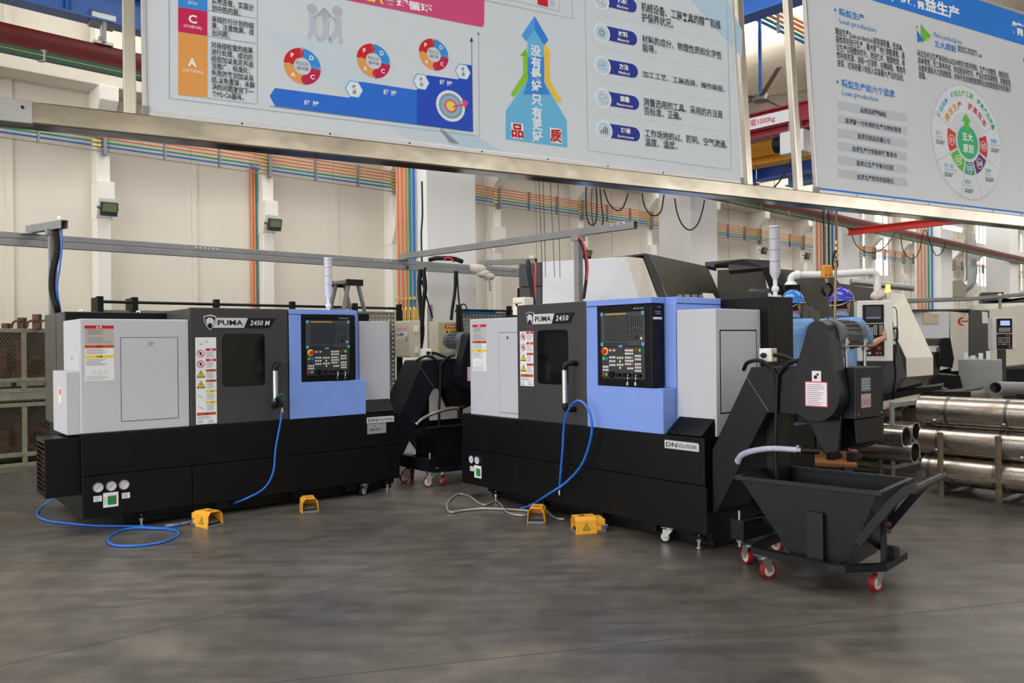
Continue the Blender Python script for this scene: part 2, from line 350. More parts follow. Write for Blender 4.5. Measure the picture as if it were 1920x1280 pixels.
# pipes along the back wall
PR = thing('wall_pipe_run', 'run of orange green and blue pipes along the back wall', 'pipe run')
zs = [(4.60, m_orange, 'topmost orange'), (4.545, m_orange, 'second orange'), (4.49, m_orange, 'third orange'), (4.435, m_orange, 'lowest orange'), (4.375, m_green, 'green'), (4.315, m_bluep, 'blue')]
for z, m, n in zs:
    b = MB(m); b.cyl(W.w(-8, WY-.32, z), W.w(45, WY-.32, z), .014, 8)
    b.build('pipe', PR, smooth=True, label=f'{n} pipe')
gw = MB(mat('grey_conduit', (150, 148, 140), .5)); gw.cyl(W.w(-8, WY-.3, 4.25), W.w(45, WY-.3, 4.25), .009, 8)
gw.build('conduit', PR, smooth=True, label='thin grey conduit')
for k in range(-4, 44):
    s = 3.38+2.475*k/3
    b = MB(m_galv); wbox(b, s-.012, s+.012, WY-.35, WY-.28, 4.24, 4.63)
    b.build('pipe_hanger', PR)
    if k % 3 == 0:
        b = MB(m_galv); wbox(b, s-.02, s+.02, WY-.36, WY-.2, 4.2, 4.64); b.build('wall_bracket', PR)
        for z, _, _ in zs:
            b = MB(m_brass); b.cyl(W.w(s-.17, WY-.32, z), W.w(s-.05, WY-.32, z), .019, 10); b.build('brass_coupling', PR, smooth=True)
# second riser group beside the pilaster
for i, (m, c) in enumerate(((m_orange, 'left orange'), (m_orange, 'right orange'), (mat('teal_pipe', (52, 140, 150), .5), 'teal'))):
    b = MB(m); q = 5.66+.045*i; b.cyl(W.w(q, WY-.06, .2), W.w(q, WY-.06, 4.45-.05*i), .02, 10)
    tag(b.build('wall_riser', smooth=True), f'{c} riser pipe beside the second lit pilaster', 'pipe', 'wall risers')
# floodlights on the lamp corbels
m_flood = mat('floodlight_lens', (120, 130, 96), .2); m_fhouse = mat('floodlight_housing', (44, 58, 62), .5)
for k, lab in ((0, 'grey floodlight on the leftmost pilaster'), (1, 'grey floodlight on the second pilaster beside the orange risers'), (4, 'small floodlight on the pilaster above the red cable loop'), (7, 'far floodlight left of the signal tower'), (8, 'farthest floodlight beside the pale column')):
    s = 3.38+2.475*k; zf = 3.42 if k < 6 else 4.0
    r = thing('floodlight', lab, 'floodlight', W.w(s+.02, WY-.43, zf), W.A, 'wall floodlights')
    r.rotation_euler = (math.radians(18), 0, W.A); r.scale = (.8, .8, .8)
    MB(m_fhouse).box(-.14, .14, -.03, .05, -.12, .12).build('housing', r, bevel=.01)
    MB(m_flood).box(-.115, .115, -.036, -.028, -.04, .1).build('lens', r, bevel=.002)
    MB(m_fhouse).bar((-.15, .02, 0), (-.15, .16, .0), .02, .03).bar((.15, .02, 0), (.15, .16, 0), .02, .03).build('bracket', r)
# ------------------------------------------------------------------ overhead rails
RA, RB = (-3.0, 8.6-.79*(4.49/26.1)), (50.0, 8.6+.79*(48.5/26.1))
def rp(t, z, dy=0): return Vector(W.w(RA[0]+(RB[0]-RA[0])*t, RA[1]+(RB[1]-RA[1])*t+dy, z))
m_redrail = mat('dark_red_rail_paint', (86, 13, 9), .45, noise=.08, spec=.3); m_busbar = mat('green_busbar_plastic', (10, 72, 56), .5, noise=.05); m_beamblue = mat('blue_girder_paint', (28, 84, 160), .45, noise=.06)
rr = thing('crane_runway_rail', 'long dark red tubular crane rail running below the blue girder', 'rail')
b = MB(m_redrail); b.sweep([rp(0, 4.384), rp(1, 4.384)], [(-.06,-.095),(.06,-.095),(.06,-.07),(.075,-.02),(.07,.045),(.04,.085),(-.04,.085),(-.07,.045),(-.075,-.02),(-.06,-.07)], up=(0,0,1)); b.build('rail_body', rr, smooth=True)
b = MB(m_redrail); b.sweep([rp(0, 4.278), rp(1, 4.278)], [(-.075,-.012),(.075,-.012),(.075,.012),(-.075,.012)], up=(0,0,1)); b.build('lower_flange', rr)
gb = thing('busbar_rail', 'long green conductor bar rail below the dark red crane rail', 'rail')
b = MB(m_busbar); b.sweep([rp(0, 4.225, -.06), rp(1, 4.225, -.06)], [(-.03,-.038),(.03,-.038),(.03,.038),(-.03,.038)], up=(0,0,1)); b.build('bar', gb)
b = MB(ink((190, 170, 70))); b.sweep([rp(0, 4.225, -.092), rp(1, 4.225, -.092)], [(-.001,-.003),(.001,-.003),(.001,.003),(-.001,.003)], up=(0,0,1)); b.build('yellow_stripe', gb)
for t in [i/44 for i in range(45)]:
    c = rp(t, 4.22, -.06); b = MB(m_galv); b.bar(c+Vector((0,0,-.045)), c+Vector((0,0,.06)), .04, .075); b.build('bar_clip', gb)
bb = thing('blue_girder', 'blue steel I-beam at top left above the red rail', 'girder')
b = MB(m_beamblue); b.ibeam(rp(0, 4.86), rp(.34, 4.86), .2, .34, .02, up=(0,0,1)); b.build('beam', bb)
for t in (.096, .122): 
    b = MB(m_beamblue); b.bar(rp(t, 4.71), rp(t, 5.01), .16, .012); b.build('stiffener', bb)
for i in range(1):
    t = .1012; c = rp(t, 0, 0); r = thing('rail_hanger', 'zinc clamp hanger joining blue girder to red rail at top left', 'bracket', (c.x, c.y, 4.47), W.A)
    r.scale = (1.25, 1.25, 1.0)
    MB(m_zinc).box(-.07, .07, -.05, .05, 0, .035).build('foot_plate', r, bevel=.006)
    MB(m_zinc).cyl((0,0,.03), (0,0,.3), .016, 12).cyl((0,0,.06), (0,0,.09), .03, 6).cyl((0,0,.2), (0,0,.23), .03, 6).build('threaded_rod', r, smooth=True)
    MB(m_zinc).pyz([(-.06,.22),(.04,.18),(.1,.23),(.1,.29),(-.02,.34),(-.06,.3)], -.09, .09).build('beam_clamp', r, bevel=.006)
    MB(m_galv).box(-.012, .012, -.07, -.055, .02, .24).build('side_strap', r)
# support channel in front of the columns and its arms
sr = thing('support_channel', 'long grey steel channel strung across behind both lathes', 'channel')
b = MB(m_galv)
for z0, z1, y0, y1 in ((2.582, 2.64, 9.25, 9.31), (2.505, 2.572, 9.22, 9.29)): b.hull([W.w(-4, y, z) for y, z in ((y0,z0),(y1,z0),(y1,z1),(y0,z1))], [W.w(9.6, y, z) for y, z in ((y0,z0),(y1,z0),(y1,z1),(y0,z1))])
b.build('rail', sr, bevel=.004)
for x in (6.4, 6.7):
    b = MB(m_dark); q = W.w(x, 9.218, 2.54); n = Vector(W.w(0, -1, 0)); b.cyl(Vector(q), Vector(q)+n*.004, .018, 14); b.build('bolt_hole', sr)
for x0 in (3.5, 5.9, 8.1):
    for k in range(6):
        b = MB(m_paper); q = Vector(W.w(x0+.05*k, 9.248, 2.615)); n = Vector(W.w(0, -1, 0)); b.cyl(q, q+n*.003, .009, 8); b.build('slot_hole', sr)
def arm(a, e, label, w=.06, h=.075):
    a = Vector(a); e = Vector(e); r = thing('overhead_channel', label, 'channel', a); d = e-a
    MB(m_galv).chan((0,0,0), d, w, h, .004, up=(0,0,1)).build('channel', r)
    MB(m_galv).box(-.09, .09, -.09, .09, -.05, -.042).build('joint_plate', r)
    for k in range(3):
        p = d*(.97-.02*k); b = MB(m_paper); s = Vector((d.y, -d.x, 0)).normalized()*(w/2+.001); b.box(p.x+s.x-.008, p.x+s.x+.008, p.y+s.y-.001, p.y+s.y+.001, -.015, .015); b.build('slot', r)
    return r
arm(W.w(1.84, 9.28, 2.68), at(121, 420, 7.35), 'short grey channel arm at far left above the left lathe')
arm(W.w(6.35, 9.28, 2.69), atz(1192, 421, 2.66), 'long grey channel arm reaching forward over the right lathe')
arm(W.w(7.75, 9.28, 2.68), atz(1005, 489, 2.62), 'short grey channel arm draped with tape above the middle boxes')
def post(p, z0, z1, label):
    r = thing('channel_post', label, 'post', (p[0], p[1], z0), W.A)
    MB(m_galv).box(-.033, .033, -.033, .033, 0, z1-z0).build('profile', r, bevel=.004)
    MB(m_galv).box(-.055, .055, -.05, .05, z1-z0-.06, z1-z0).build('head_plate', r, bevel=.003)
    return r
p1 = atz(100, 588, 1.81); post((p1.x, p1.y), 1.80, 2.61, 'grey upright post on the rear corner of the left lathe')
p2 = at(1084, 450, 8.15); post((p2.x, p2.y), 1.80, p2.z+.05, 'grey upright post under the long channel arm')
def hose(pts, r, m, label, cat='hose', name='cable', n=8):
    b = MB(m); b.tube(spl(pts, 8), r, n); return tag(b.build(name, smooth=True), label, cat)
Y1 = p1.y
hose([at(104, 428, Y1-.05), at(107, 470, Y1-.06), at(99, 510, Y1-.08), at(98, 545, Y1-.08), at(106, 575, Y1-.08), at(109, 586, Y1-.02)], .03, m_cable, 'thick black hose hanging beside the left upright post', name='power_hose')
hose([at(100, 428, Y1-.05), at(106, 417, Y1-.08), at(113, 420, Y1-.1), at(116, 455, Y1-.1), at(112, 500, Y1-.1), at(107, 540, Y1-.1), at(113, 583, Y1-.05)], .009, m_hose, 'thin blue air hose hanging beside the thick black hose at left', name='air_hose')
m_redc = mat('red_cable_sleeve', (206, 44, 44), .45)
hose([at(1083, 442, 8.1), at(1092, 452, 8.05), at(1099, 475, 8.02), at(1102, 500, 8.02), at(1100, 525, 8.02)], .009, m_redc, 'red cable arching down from the long channel arm', 'cable')
hose([at(1081, 443, 8.12), at(1091, 457, 8.07), at(1098, 482, 8.05), at(1100, 510, 8.05), at(1097, 540, 8.05), at(1094, 560, 8.05)], .016, m_cable, 'black cable twisted with the red cable on the post', 'cable')
hose([at(990, 489, 8.9), at(992, 510, 8.8), at(998, 545, 8.7), at(1001, 572, 8.6)], .026, m_cable, 'thick black hose dropping from the taped arm', name='power_hose')
hose([at(1000, 489, 8.9), at(1004, 500, 8.8), at(1003, 540, 8.7), at(1003, 572, 8.6)], .009, m_redc, 'straight red cable dropping behind the right lathe door', 'cable')
b = MB(mat('crumpled_tape', (190, 184, 172), .7, noise=.2)); q = at(897, 505, 10.3)
for i, (dx, dz, s) in enumerate(((0, .0, .09), (.06, -.06, .08), (.13, -.1, .07), (-.06, .03, .05))): b.ball((q.x+dx, q.y-.05, q.z+dz), s, 9, 6, (1.2, .5, .7))
tag(b.build('tape_wrap', smooth=True), 'crumpled grey tape wrapped round the channel joint', 'tape')
hose([at(898, 515, 10.2), at(914, 520, 10.2), at(919, 540, 10.2), at(917, 545, 10.2)], .012, m_galv, 'loose grey cable end under the crumpled tape', 'cable')
hose([at(806, 487, 10.5), at(820, 484, 10.4), at(850, 485, 10.4), at(866, 490, 10.3)], .03, m_cable, 'bunch of black cable lying on the channel', 'cable')
hose([at(832, 489, 10.3), at(836, 484, 10.3), at(844, 484, 10.3), at(852, 491, 10.3)], .011, m_redc, 'small red cable loop lying on the channel', 'cable')
# ------------------------------------------------------------------ hanging information boards
BX = Vector((math.cos(math.radians(28.9)), math.sin(math.radians(28.9)), 0)); BIN = Vector((-BX.y, BX.x, 0))
BU = (Vector((0, 0, 1)) + BIN*.058).normalized(); BN = BX.cross(BU)     # BN points towards the viewer
BO = at(272, 218, 3.0)
MWB = Matrix(((BX.x, -BN.x, BU.x, BO.x), (BX.y, -BN.y, BU.y, BO.y), (BX.z, -BN.z, BU.z, BO.z), (0, 0, 0, 1)))
def L(u, v):                                     # pixel -> board-plane coordinates (x, z)
    r = ray(u, v); o = Vector((0, 0, CAMH)); q = o + r*(BN.dot(BO-o)/BN.dot(r)) - BO
    return (q.dot(BX), q.dot(BU))
SF = thing('board_stand', 'stainless tube rail and uprights carrying the hanging boards', 'stand', mw=MWB)
z0 = L(272, 259)[1]
MB(m_inox).box(L(-60, 200)[0], L(2050, 400)[0], -.035, .05, z0, -.003).build('rail', SF, bevel=.006, seg=3)
xs = L(62, 200)[0]; MB(m_zinc).box(L(-60, 200)[0], xs, -.0375, .0, z0-.002, -.001).build('sleeve', SF, bevel=.003)
MB(m_dark).cyl((L(43, 201)[0], -.043, -.03), (L(43, 201)[0], -.03, -.03), .005, 10).build('bolt', SF, smooth=True)
for u in (244.5, 1400, 1494): 
    xc = L(u, 250)[0]; MB(m_inox2).box(xc-.021, xc+.021, -.008, .034, -.004, 1.35).build('upright', SF, bevel=.004)
def board(u0, u1, label, side_top):
    r = thing('notice_board', label, 'notice board', mw=MWB)
    x0 = L(u0, 300)[0]; x1 = x0 + side_top if side_top else L(u1, 347)[0]
    return r, x0, x1
class Pr:                                        # flat print on one board
    def __init__(s, root): s.r = root; s.n = 0
    def poly(s, pts, rgb, name='print_shape', loc=False, lay=None):
        s.n += 1; y = -.0165-.00025*(lay if lay is not None else 1 + s.n*.02)
        P = pts if loc else [L(*p) for p in pts]
        MB(ink(rgb)).face([(x, y, z) for x, z in P]).build(name, s.r)
        return P
    def line(s, a, b, rgb, w=.0016, lay=2.5):
        a = Vector(L(*a)); b = Vector(L(*b)); d = (b-a).normalized(); n = Vector((-d.y, d.x))*w/2
        s.poly([a+n, b+n, b-n, a-n], rgb, 'rule', True, lay)
    def ring(s, c, ro, ri, a0, a1, rgb, name='ring_segment', n=16, lay=3):
        P = circ(c[0], c[1], ro, n, a0, a1); Q = circ(c[0], c[1], ri, n, a0, a1); y = -.0165-.00025*lay
        b = MB(ink(rgb))
        for i in range(len(P)-1 if a1-a0 < 360 else len(P)):
            j = (i+1) % len(P); b.face([(P[i][0], y, P[i][1]), (P[j][0], y, P[j][1]), (Q[j][0], y, Q[j][1]), (Q[i][0], y, Q[i][1])])
        b.build(name, s.r)
    def disc(s, c, r, rgb, name='disc', lay=3): s.poly(circ(c[0], c[1], r, 28), rgb, name, True, lay)
    def t(s, body, u0, vt, vb, u1, rgb, bold=0.0, line=1.0, lay=6, **k):
        x0, z1 = L(u0, vt); z0_ = L(u0, vb)[1]; x1 = L(u1, (vt+vb)/2+(u1-u0)*.13)[0]
        text(body, (x0, x1, z0_, z1), ink(rgb), s.r, -.0165-.00025*lay, bold=bold, line=line, **k)
    def tl(s, body, cx, cz, h, rgb, bold=0.0, lay=7, w=None, **k):
        w = w or h*len(body); text(body, (cx-w/2, cx+w/2, cz-h/2, cz+h/2), ink(rgb), s.r, -.0165-.00025*lay, bold=bold, keep=True, align='CENTER', **k)
def board_body(r, x0, x1, H, rgb):
    MB(mat('board_face_%d' % rgb[0], rgb, .3, noise=.02, nscale=.8, spec=.45)).box(x0, x1, -.016, .0, .0, H).build('panel', r)
    [MB(m_alu).box(x0-.004, x1+.004, -.02, .006, z, z+.02).build('frame_rail', r, bevel=.002) for z in (-.002, H-.018)]
    for x in (x0-.004, x1-.012): MB(m_alu).box(x, x+.016, -.021, .006, -.002, H+.002).build('frame_stile', r, bevel=.002)
    for x in (x0-.006, x1-.018): MB(m_galv).box(x, x+.024, -.023, .007, -.004, .034).build('frame_corner', r, bevel=.002)
    n = int((x1-x0)/.35)
    for i in range(1, n): MB(m_dark).cyl((x0+.35*i, -.022, .009), (x0+.35*i, -.018, .009), .004, 8).build('screw', r)
B1 = thing('notice_board', 'left hanging notice board about the PDCA management cycle', 'notice board', mw=MWB, group='hanging notice boards')
board_body(B1, L(269, 219)[0], L(1389, 347)[0], 1.25, (208, 218, 230))
p = Pr(B1)
GR = (120, 128, 140); DK = (58, 62, 70); WH = (240, 242, 246); DB = (28, 50, 140)
p.poly([(480, 55), (620, 75), (860, 272), (760, 260)], (200, 216, 232), 'pale_swoosh', lay=.4)
p.poly([(1235, -60), (1330, -50), (1388, 60), (1387, 110)], (178, 208, 230), 'pale_swoosh', lay=.4)
p.poly([(820, 243), (880, 252), (960, 297), (850, 283)], (186, 210, 230), 'pale_swoosh', lay=.4)
for a, b in (((316, -40), (316.5, 187)), ((316.5, 187), (896, 257.5)), ((896, 257.5), (894, 66)), ((387.5, 186.5), (478, 198)), ((481, -30), (481, 197)), ((388, 23), (480, 38)), ((388, 71), (480, 85)), ((740/3.84+900, -20), (1099, 284)), ((1099, 284), (1367, 320)), ((1367, 320), (1358, -40)), ((900, 2), (1070, 38)), ((1070, 38), (1069, -20)), ((945, 1), (1046, 24)), ((1046, 24), (1044, -10))):
    p.line(a, b, GR)
p.disc(L(894, 66), .006, (90, 130, 160), 'rule_end')
for vs4, c in (([(332, -45), (387, -35), (387.5, 24.5), (333, 16)], (52, 140, 224)), ([(333, 16.4), (387.5, 25), (387.5, 70.5), (333, 62.5)], (196, 30, 88)), ([(333, 63), (387.5, 71), (387.5, 186), (333, 180.5)], (226, 158, 84))): p.poly(vs4, c, 'colour_cell', lay=2)
p.t('D', 352, -16, 3, 369, WH, .02); p.t('(DO)', 351, 5, 12, 369, WH); p.t('C', 352, 30, 46, 368, WH, .03); p.t('(CHECK)', 343.5, 48.5, 55, 377, WH, .01); p.t('A', 351, 111, 127, 367.5, WH, .03); p.t('(ACTION)', 342, 131, 138, 379, WH, .01)
p.t('实地去做，实现计\n划中的内容；', 395, -3, 26, 474, DK, .012)
p.t('总结执行计划的结\n果，注意效果，找\n出问题；', 395, 32, 71, 474.5, DK, .012)
p.t('对总结检查的结果\n进行处理，成功的\n经验加以肯定并适\n当推广、标准化；\n失败的教训加以总\n结,以免重现，未解\n决的问题放到下一\n个PDCA循环。', 394, 80, 184, 475.5, DK, .012)
p.poly([(560, -60), (905, -20), (905, 24), (904.5, 48), (902, 53), (897, 53), (625, -1), (560, -12)], (206, 74, 130), 'title_banner', lay=2)
p.t('PDCA', 640, -28, -4, 716, (238, 226, 60), .03); p.t('管理循环', 717, -6, 11, 807, WH, .03)
for (u, v, R_) in ((565, 127, .0755), (698, 117, .0745), (810.5, 105, .0715)):
    c = L(u, v); RD, BL, MG, OR = (204, 28, 40), (48, 146, 230), (192, 24, 76), (226, 160, 88)
    for a0, cc, ch in ((95, RD, 'P'), (5, BL, 'D'), (-85, MG, 'C'), (-175, OR, 'A')):
        p.ring(c, R_, R_*.47, a0, a0+82, cc)
        am = math.radians(a0+41); p.tl(ch, c[0]+R_*.74*math.cos(am), c[1]+R_*.74*math.sin(am), R_*.26, WH, .03)
        e = math.radians(a0-1.5); e2 = math.radians(a0-13)
        p.poly([(c[0]+R_*1.06*math.cos(e), c[1]+R_*1.06*math.sin(e)), (c[0]+R_*.74*math.cos(e2), c[1]+R_*.74*math.sin(e2)), (c[0]+R_*.42*math.cos(e), c[1]+R_*.42*math.sin(e))], cc, 'arrow_tip', True, 3.4)
    p.tl('PDCA', c[0], c[1]+R_*.15, R_*.18, GR, w=R_*.8); p.tl('循环图', c[0], c[1]-R_*.12, R_*.2, GR, w=R_*.7)
st = [(95,730),(135,670),(690,742),(740,622),(795,625),(1195,685),(1270,573),(1505,605),(1540,490),(1605,500),(1615,995),(135,805)]
p.poly([(480+a/4, b/4) for a, b in st], (38, 112, 222), 'stair_shape', lay=2)
p.poly([(480+a/4, b/4) for a, b in ((1195,685),(1270,573),(1505,605),(1540,490),(1605,500),(1615,995),(1195,938))], (28, 76, 196), 'stair_shape', lay=2.4)
p.line((881, 80), (883.5, 248), DK, .002, 3); p.poly([(881, 72), (877.5, 81), (884.5, 81)], DK, 'arrow_head', lay=3); p.line((505, 201.5), (883.5, 249), DK, .002, 3)
for u, v in ((661.7, 170), (787, 156), (865, 137)):
    c = L(u, v); h = .036
    p.poly([(c[0]+h*1.12*math.cos(math.radians(60*k)), c[1]+h*1.12*math.sin(math.radians(60*k))) for k in range(6)], (60, 160, 236), 'hexagon', True, 4)
    p.poly([(c[0]+h*math.cos(math.radians(60*k)), c[1]+h*math.sin(math.radians(60*k))) for k in range(6)], (226, 238, 248), 'hexagon', True, 4.6)
    p.tl('改', c[0], c[1]+.011, .017, DK, .012); p.tl('进', c[0], c[1]-.012, .017, DK, .012)
p.t('维 持', 568, 189, 199, 596, WH, .02); p.t('维 持', 716, 169, 180, 741, WH, .02); p.t('维 持', 821, 151, 161, 845, WH, .02)
c = L(842, 201)
for i, (r_, cc) in enumerate(((.071, (228, 232, 238)), (.058, (128, 160, 184)), (.046, (130, 190, 220)), (.033, (222, 104, 140)), (.022, (232, 214, 90)))): p.disc(c, r_, cc, 'target_ring', 4+i*.5)
p.line((846, 203), (868, 197), (222, 60, 110), .006, 7)
for du, dv in ((866, 193), (871, 195), (868, 200)): p.disc(L(du, dv), .009, (226, 80, 130), 'dart_feather', 7.2)
for hu, hv, bu, bv in ((583, 20, 587, 62), (607, 30, 609, 66), (630, 24, 627, 66)):    # three pale figures raising their hands
    p.disc(L(hu, hv), .021, (176, 186, 204), 'figure_head', 3); q = L(hu+1, hv+20); q2 = L(bu, bv)
    p.poly([(q[0]-.016, q[1]+.02), (q[0]+.016, q[1]+.02), (q[0]+.012, q[1]-.03), (q2[0]+.028, q2[1]-.04), (q2[0]+.014, q2[1]-.042), (q[0], q[1]-.05), (q2[0]-.016, q2[1]-.036), (q2[0]-.03, q2[1]-.032), (q[0]-.012, q[1]-.03)], (186, 196, 212), 'figure_body', True, 3.2)
for a, b in (((586, 38), (605, 20)), ((628, 44), (606, 20)), ((607, 44), (606, 18))): p.line(a, b, (170, 180, 198), .008, 3.4)
C3 = lambda a, b: (900+a*.2604, b*.2604)
p.poly([C3(*q) for q in ((380,125),(480,298),(452,335),(450,600),(612,875),(615,1068),(172,1010),(172,805),(328,590),(328,305),(318,308),(287,262))], (104, 186, 232), 'big_arrow', lay=2)
p.poly([C3(*q) for q in ((380,125),(480,298),(448,335),(380,225))], (44, 130, 226), 'arrow_shade', lay=2.6); p.poly([C3(*q) for q in ((380,125),(380,225),(318,308),(287,262))], (74, 160, 236), 'arrow_shade', lay=2.6)
p.poly([C3(*q) for q in ((328,420),(450,420),(450,600),(490,690),(300,690),(328,590))], (52, 140, 228), 'arrow_shade', lay=2.5)
p.poly([C3(*q) for q in ((298,400),(330,400),(330,585),(230,710),(208,685),(298,545))], (140, 200, 50), 'green_arrow', lay=2.8); p.poly([C3(*q) for q in ((275,412),(318,358),(330,415))], (110, 190, 40), 'green_arrow', lay=2.9)
p.poly([C3(*q) for q in ((447,380),(487,385),(492,590),(578,740),(545,748),(455,605))], (238, 196, 70), 'yellow_arrow', lay=2.8); p.poly([C3(*q) for q in ((447,335),(468,335),(502,388),(447,378))], (240, 204, 90), 'yellow_arrow', lay=2.9)
for i, ch in enumerate('没有最好只有更好'):
    y = (375, 462, 545, 628, 728, 822, 905, 988)[i]; c = L(*C3(388+i*1.6, y)); p.tl(ch, c[0], c[1], .058, (232, 240, 250), .03)
for ch, q in (('品', (256, 950)), ('质', (533, 985))):
    c = L(*C3(*q)); p.poly([(c[0]-.033, c[1]-.037), (c[0]+.033, c[1]-.037), (c[0]+.033, c[1]+.037), (c[0]-.033, c[1]+.037)], (232, 236, 244), 'character_ground', True, 5); p.tl(ch, c[0], c[1], .066, (190, 24, 34), .035)
p.poly([(1005, -12), (1024, -8), (1024, 16), (1004.5, 11)], (196, 24, 30), 'red_block', lay=2); p.poly([(1027, -6), (1036, -4), (1037, 16), (1028, 14)], (190, 196, 214), 'grey_figure_leg', lay=2)
rows = [((857,15),(1013,35),'机械','Machine','机械设备、工装夹具的精度和维\n护保养状况。',1143,20,165,1715), ((863,247),(1016,272),'材料','Material','材料的成分、物理性质和化学性\n能等。',1150,255,378,1722), ((868,482),(1022,507),'方法','Method','加工工艺、工装选择、操作规程。',1155,515,562,1745), ((873,717),(1030,738),'测量','Measurement','测量选用的工具、采用的方法是\n否标准、正确。',1160,708,832,1732), ((880,945),(1037,965),'环境','Environment','工作场地的6S、照明、空气流通、\n温度、温度。',1168,932,1055,1765)]
for i, (cc, pc, zh, en, body, tu, vt, vb, tr) in enumerate(rows):
    c = L(*C3(*cc)); q = L(*C3(*pc)); x1 = L(*C3(pc[0]+100, pc[1]+12))[0]; h = .036
    p.poly([(c[0]+.03, q[1]-h), (x1-h, q[1]-h)] + circ(x1-h, q[1], h, 10, -90, 90) + [(c[0]+.03, q[1]+h)], (34, 54, 150), 'label_pill', True, 3)
    p.disc(c, .05, (232, 238, 246), 'icon_disc', 4); p.disc(c, .042, (190, 216, 236), 'icon_disc', 4.5)
    qx = (c[0]+.05+x1)/2-.004
    p.tl(zh, qx, q[1]+.011, .03, WH, .03); p.tl(en, qx, q[1]-.02, .016, WH, .012, w=.1 if len(en) > 8 else .07)
    k = DK if i in (1, 2) else (150, 90, 80)
    if i == 1:
        p.ring(c, .02, .016, 45, 405, k, 'chip_icon', 4, 5); p.ring(c, .011, .008, 45, 405, k, 'chip_icon', 4, 5)
        for j in range(4):
            o_ = -.009+.006*j
            for s1 in (-1, 1): p.poly([(c[0]+s1*.016, c[1]+o_-.0008), (c[0]+s1*.024, c[1]+o_-.0008), (c[0]+s1*.024, c[1]+o_+.0008), (c[0]+s1*.016, c[1]+o_+.0008)], k, 'chip_pin', True, 5); p.poly([(c[0]+o_-.0008, c[1]+s1*.016), (c[0]+o_-.0008, c[1]+s1*.024), (c[0]+o_+.0008, c[1]+s1*.024), (c[0]+o_+.0008, c[1]+s1*.016)], k, 'chip_pin', True, 5)
    elif i == 2:
        for dx, dz, rr_ in ((-.01,.011,.012),(.01,.011,.012),(-.011,-.008,.013),(.011,-.008,.013)): p.ring((c[0]+dx, c[1]+dz), rr_, rr_-.0016, 0, 360, (90, 130, 170), 'brain_icon', 16, 5)
    elif i == 0:
        p.ring((c[0]-.006, c[1]), .016, .012, 0, 360, (206, 150, 60), 'gear_icon', 16, 5)
        for j in range(3): p.poly([(c[0]+.002, c[1]-.012-.006*j), (c[0]+.026, c[1]-.012-.006*j), (c[0]+.026, c[1]-.0145-.006*j), (c[0]+.002, c[1]-.0145-.006*j)], (206, 150, 60), 'gear_bar', True, 5)
    elif i == 3:
        p.ring((c[0]-.008, c[1]+.006), .018, .0155, 45, 405, k, 'gauge_icon', 4, 5)
        for dx, dz in ((.02,.006),(-.004,-.02),(.018,-.02)): p.ring((c[0]+dx, c[1]+dz), .005, .003, 0, 360, k, 'gauge_dot', 10, 5)
    else:
        for j in range(4): p.poly([(c[0]-.022+.012*j, c[1]-.018), (c[0]-.014+.012*j, c[1]-.018), (c[0]-.014+.012*j, c[1]+(0,.008,.022,.016)[j]), (c[0]-.022+.012*j, c[1]+(-.004,.006,.02,.014)[j])], (k, (120,130,150))[j % 2], 'tower_icon', True, 5)
    u0, v0 = C3(tu, vt); p.t(body, u0, v0, C3(tu, vb)[1], C3(tr, 0)[0], DK, .012)
    if i < 4:
        a = C3(815+i*5, 107+i*237); b2 = C3(1715+i*8, 312+i*220); n = 46
        d = MB(ink(GR)); A = L(*a); Bq = L(*b2)
        for j in range(n):
            xx = A[0]+(Bq[0]-A[0])*j/n; d.face([(xx, -.0172, A[1]), (xx+.008, -.0172, A[1]), (xx+.008, -.0172, A[1]+.0012), (xx, -.0172, A[1]+.0012)])
        d.build('dotted_rule', B1)
# second board
B2 = thing('notice_board', 'right hanging notice board about lean production with a round chart', 'notice board', mw=MWB, group='hanging notice boards')
X0 = L(1527, 357)[0]; X1 = X0+2.8
HB2 = L(1920, 27)[1]
board_body(B2, X0, X1, HB2, (206, 212, 222)); p = Pr(B2)
C4 = lambda a, b: (1400+a*.27112, b*.27112)
BLU = (52, 132, 206)
zb = L(*C4(820, 0))[1]; p.poly([(X0+.02, zb), (X1-.02, zb), (X1-.02, HB2-.02), (X0+.02, HB2-.02)], (26, 120, 220), 'title_band', True, 1.5)
za, zc = L(1533, 353)[1], L(1533, 360.5)[1]; p.poly([(X0+.01, zc), (X1-.01, zc), (X1-.01, za), (X0+.01, za)], (26, 126, 226), 'bottom_band', True, 1.5)
q = [L(*C4(*a)) for a in ((1000, 52), (1180, 85), (1560, 300), (1240, 117))]
p.t('推进', 1660, -25, 2, 1703, WH, .03); p.t('精益生产', 1705, -12, 15, 1793, WH, .03); p.t('精准高效', 1892, 40, 64, 1975, WH, .03)
def tri(a, b, cc): 
    u, v = C4(a, b); p.poly([(u, v-3), (u+5, v+1.2), (u, v+4.5)], cc, 'bullet', lay=3)
tri(590, 73, BLU); tri(606, 570, BLU); tri(1895, 420, BLU)
def t4(body, a, vt, vb, r, rgb, bold=0.0, **k): u, v = C4(a, vt); p.t(body, u, v, C4(a, vb)[1], C4(r, 0)[0], rgb, bold, **k)
t4('精益生产', 620, 60, 112, 795, BLU, .02); t4('Lean production', 625, 130, 178, 878, BLU, .005)
t4('精益生产(Lean production)就是高质量、低成本、\n高效率的进行生产，最大限度地使顾客满意。通\n过生产过程整体优化，改进技术，理顺物流，有\n效利用资源，消除一切浪费，向零缺陷、零库存\n进军，达到用最少的投入实现最大产出的目的。', 595, 193, 465, 1075, DK, .012)
t4('精益生产的六个追求', 638, 550, 607, 1005, BLU, .02); t4('Lean production', 643, 625, 672, 893, BLU, .005)
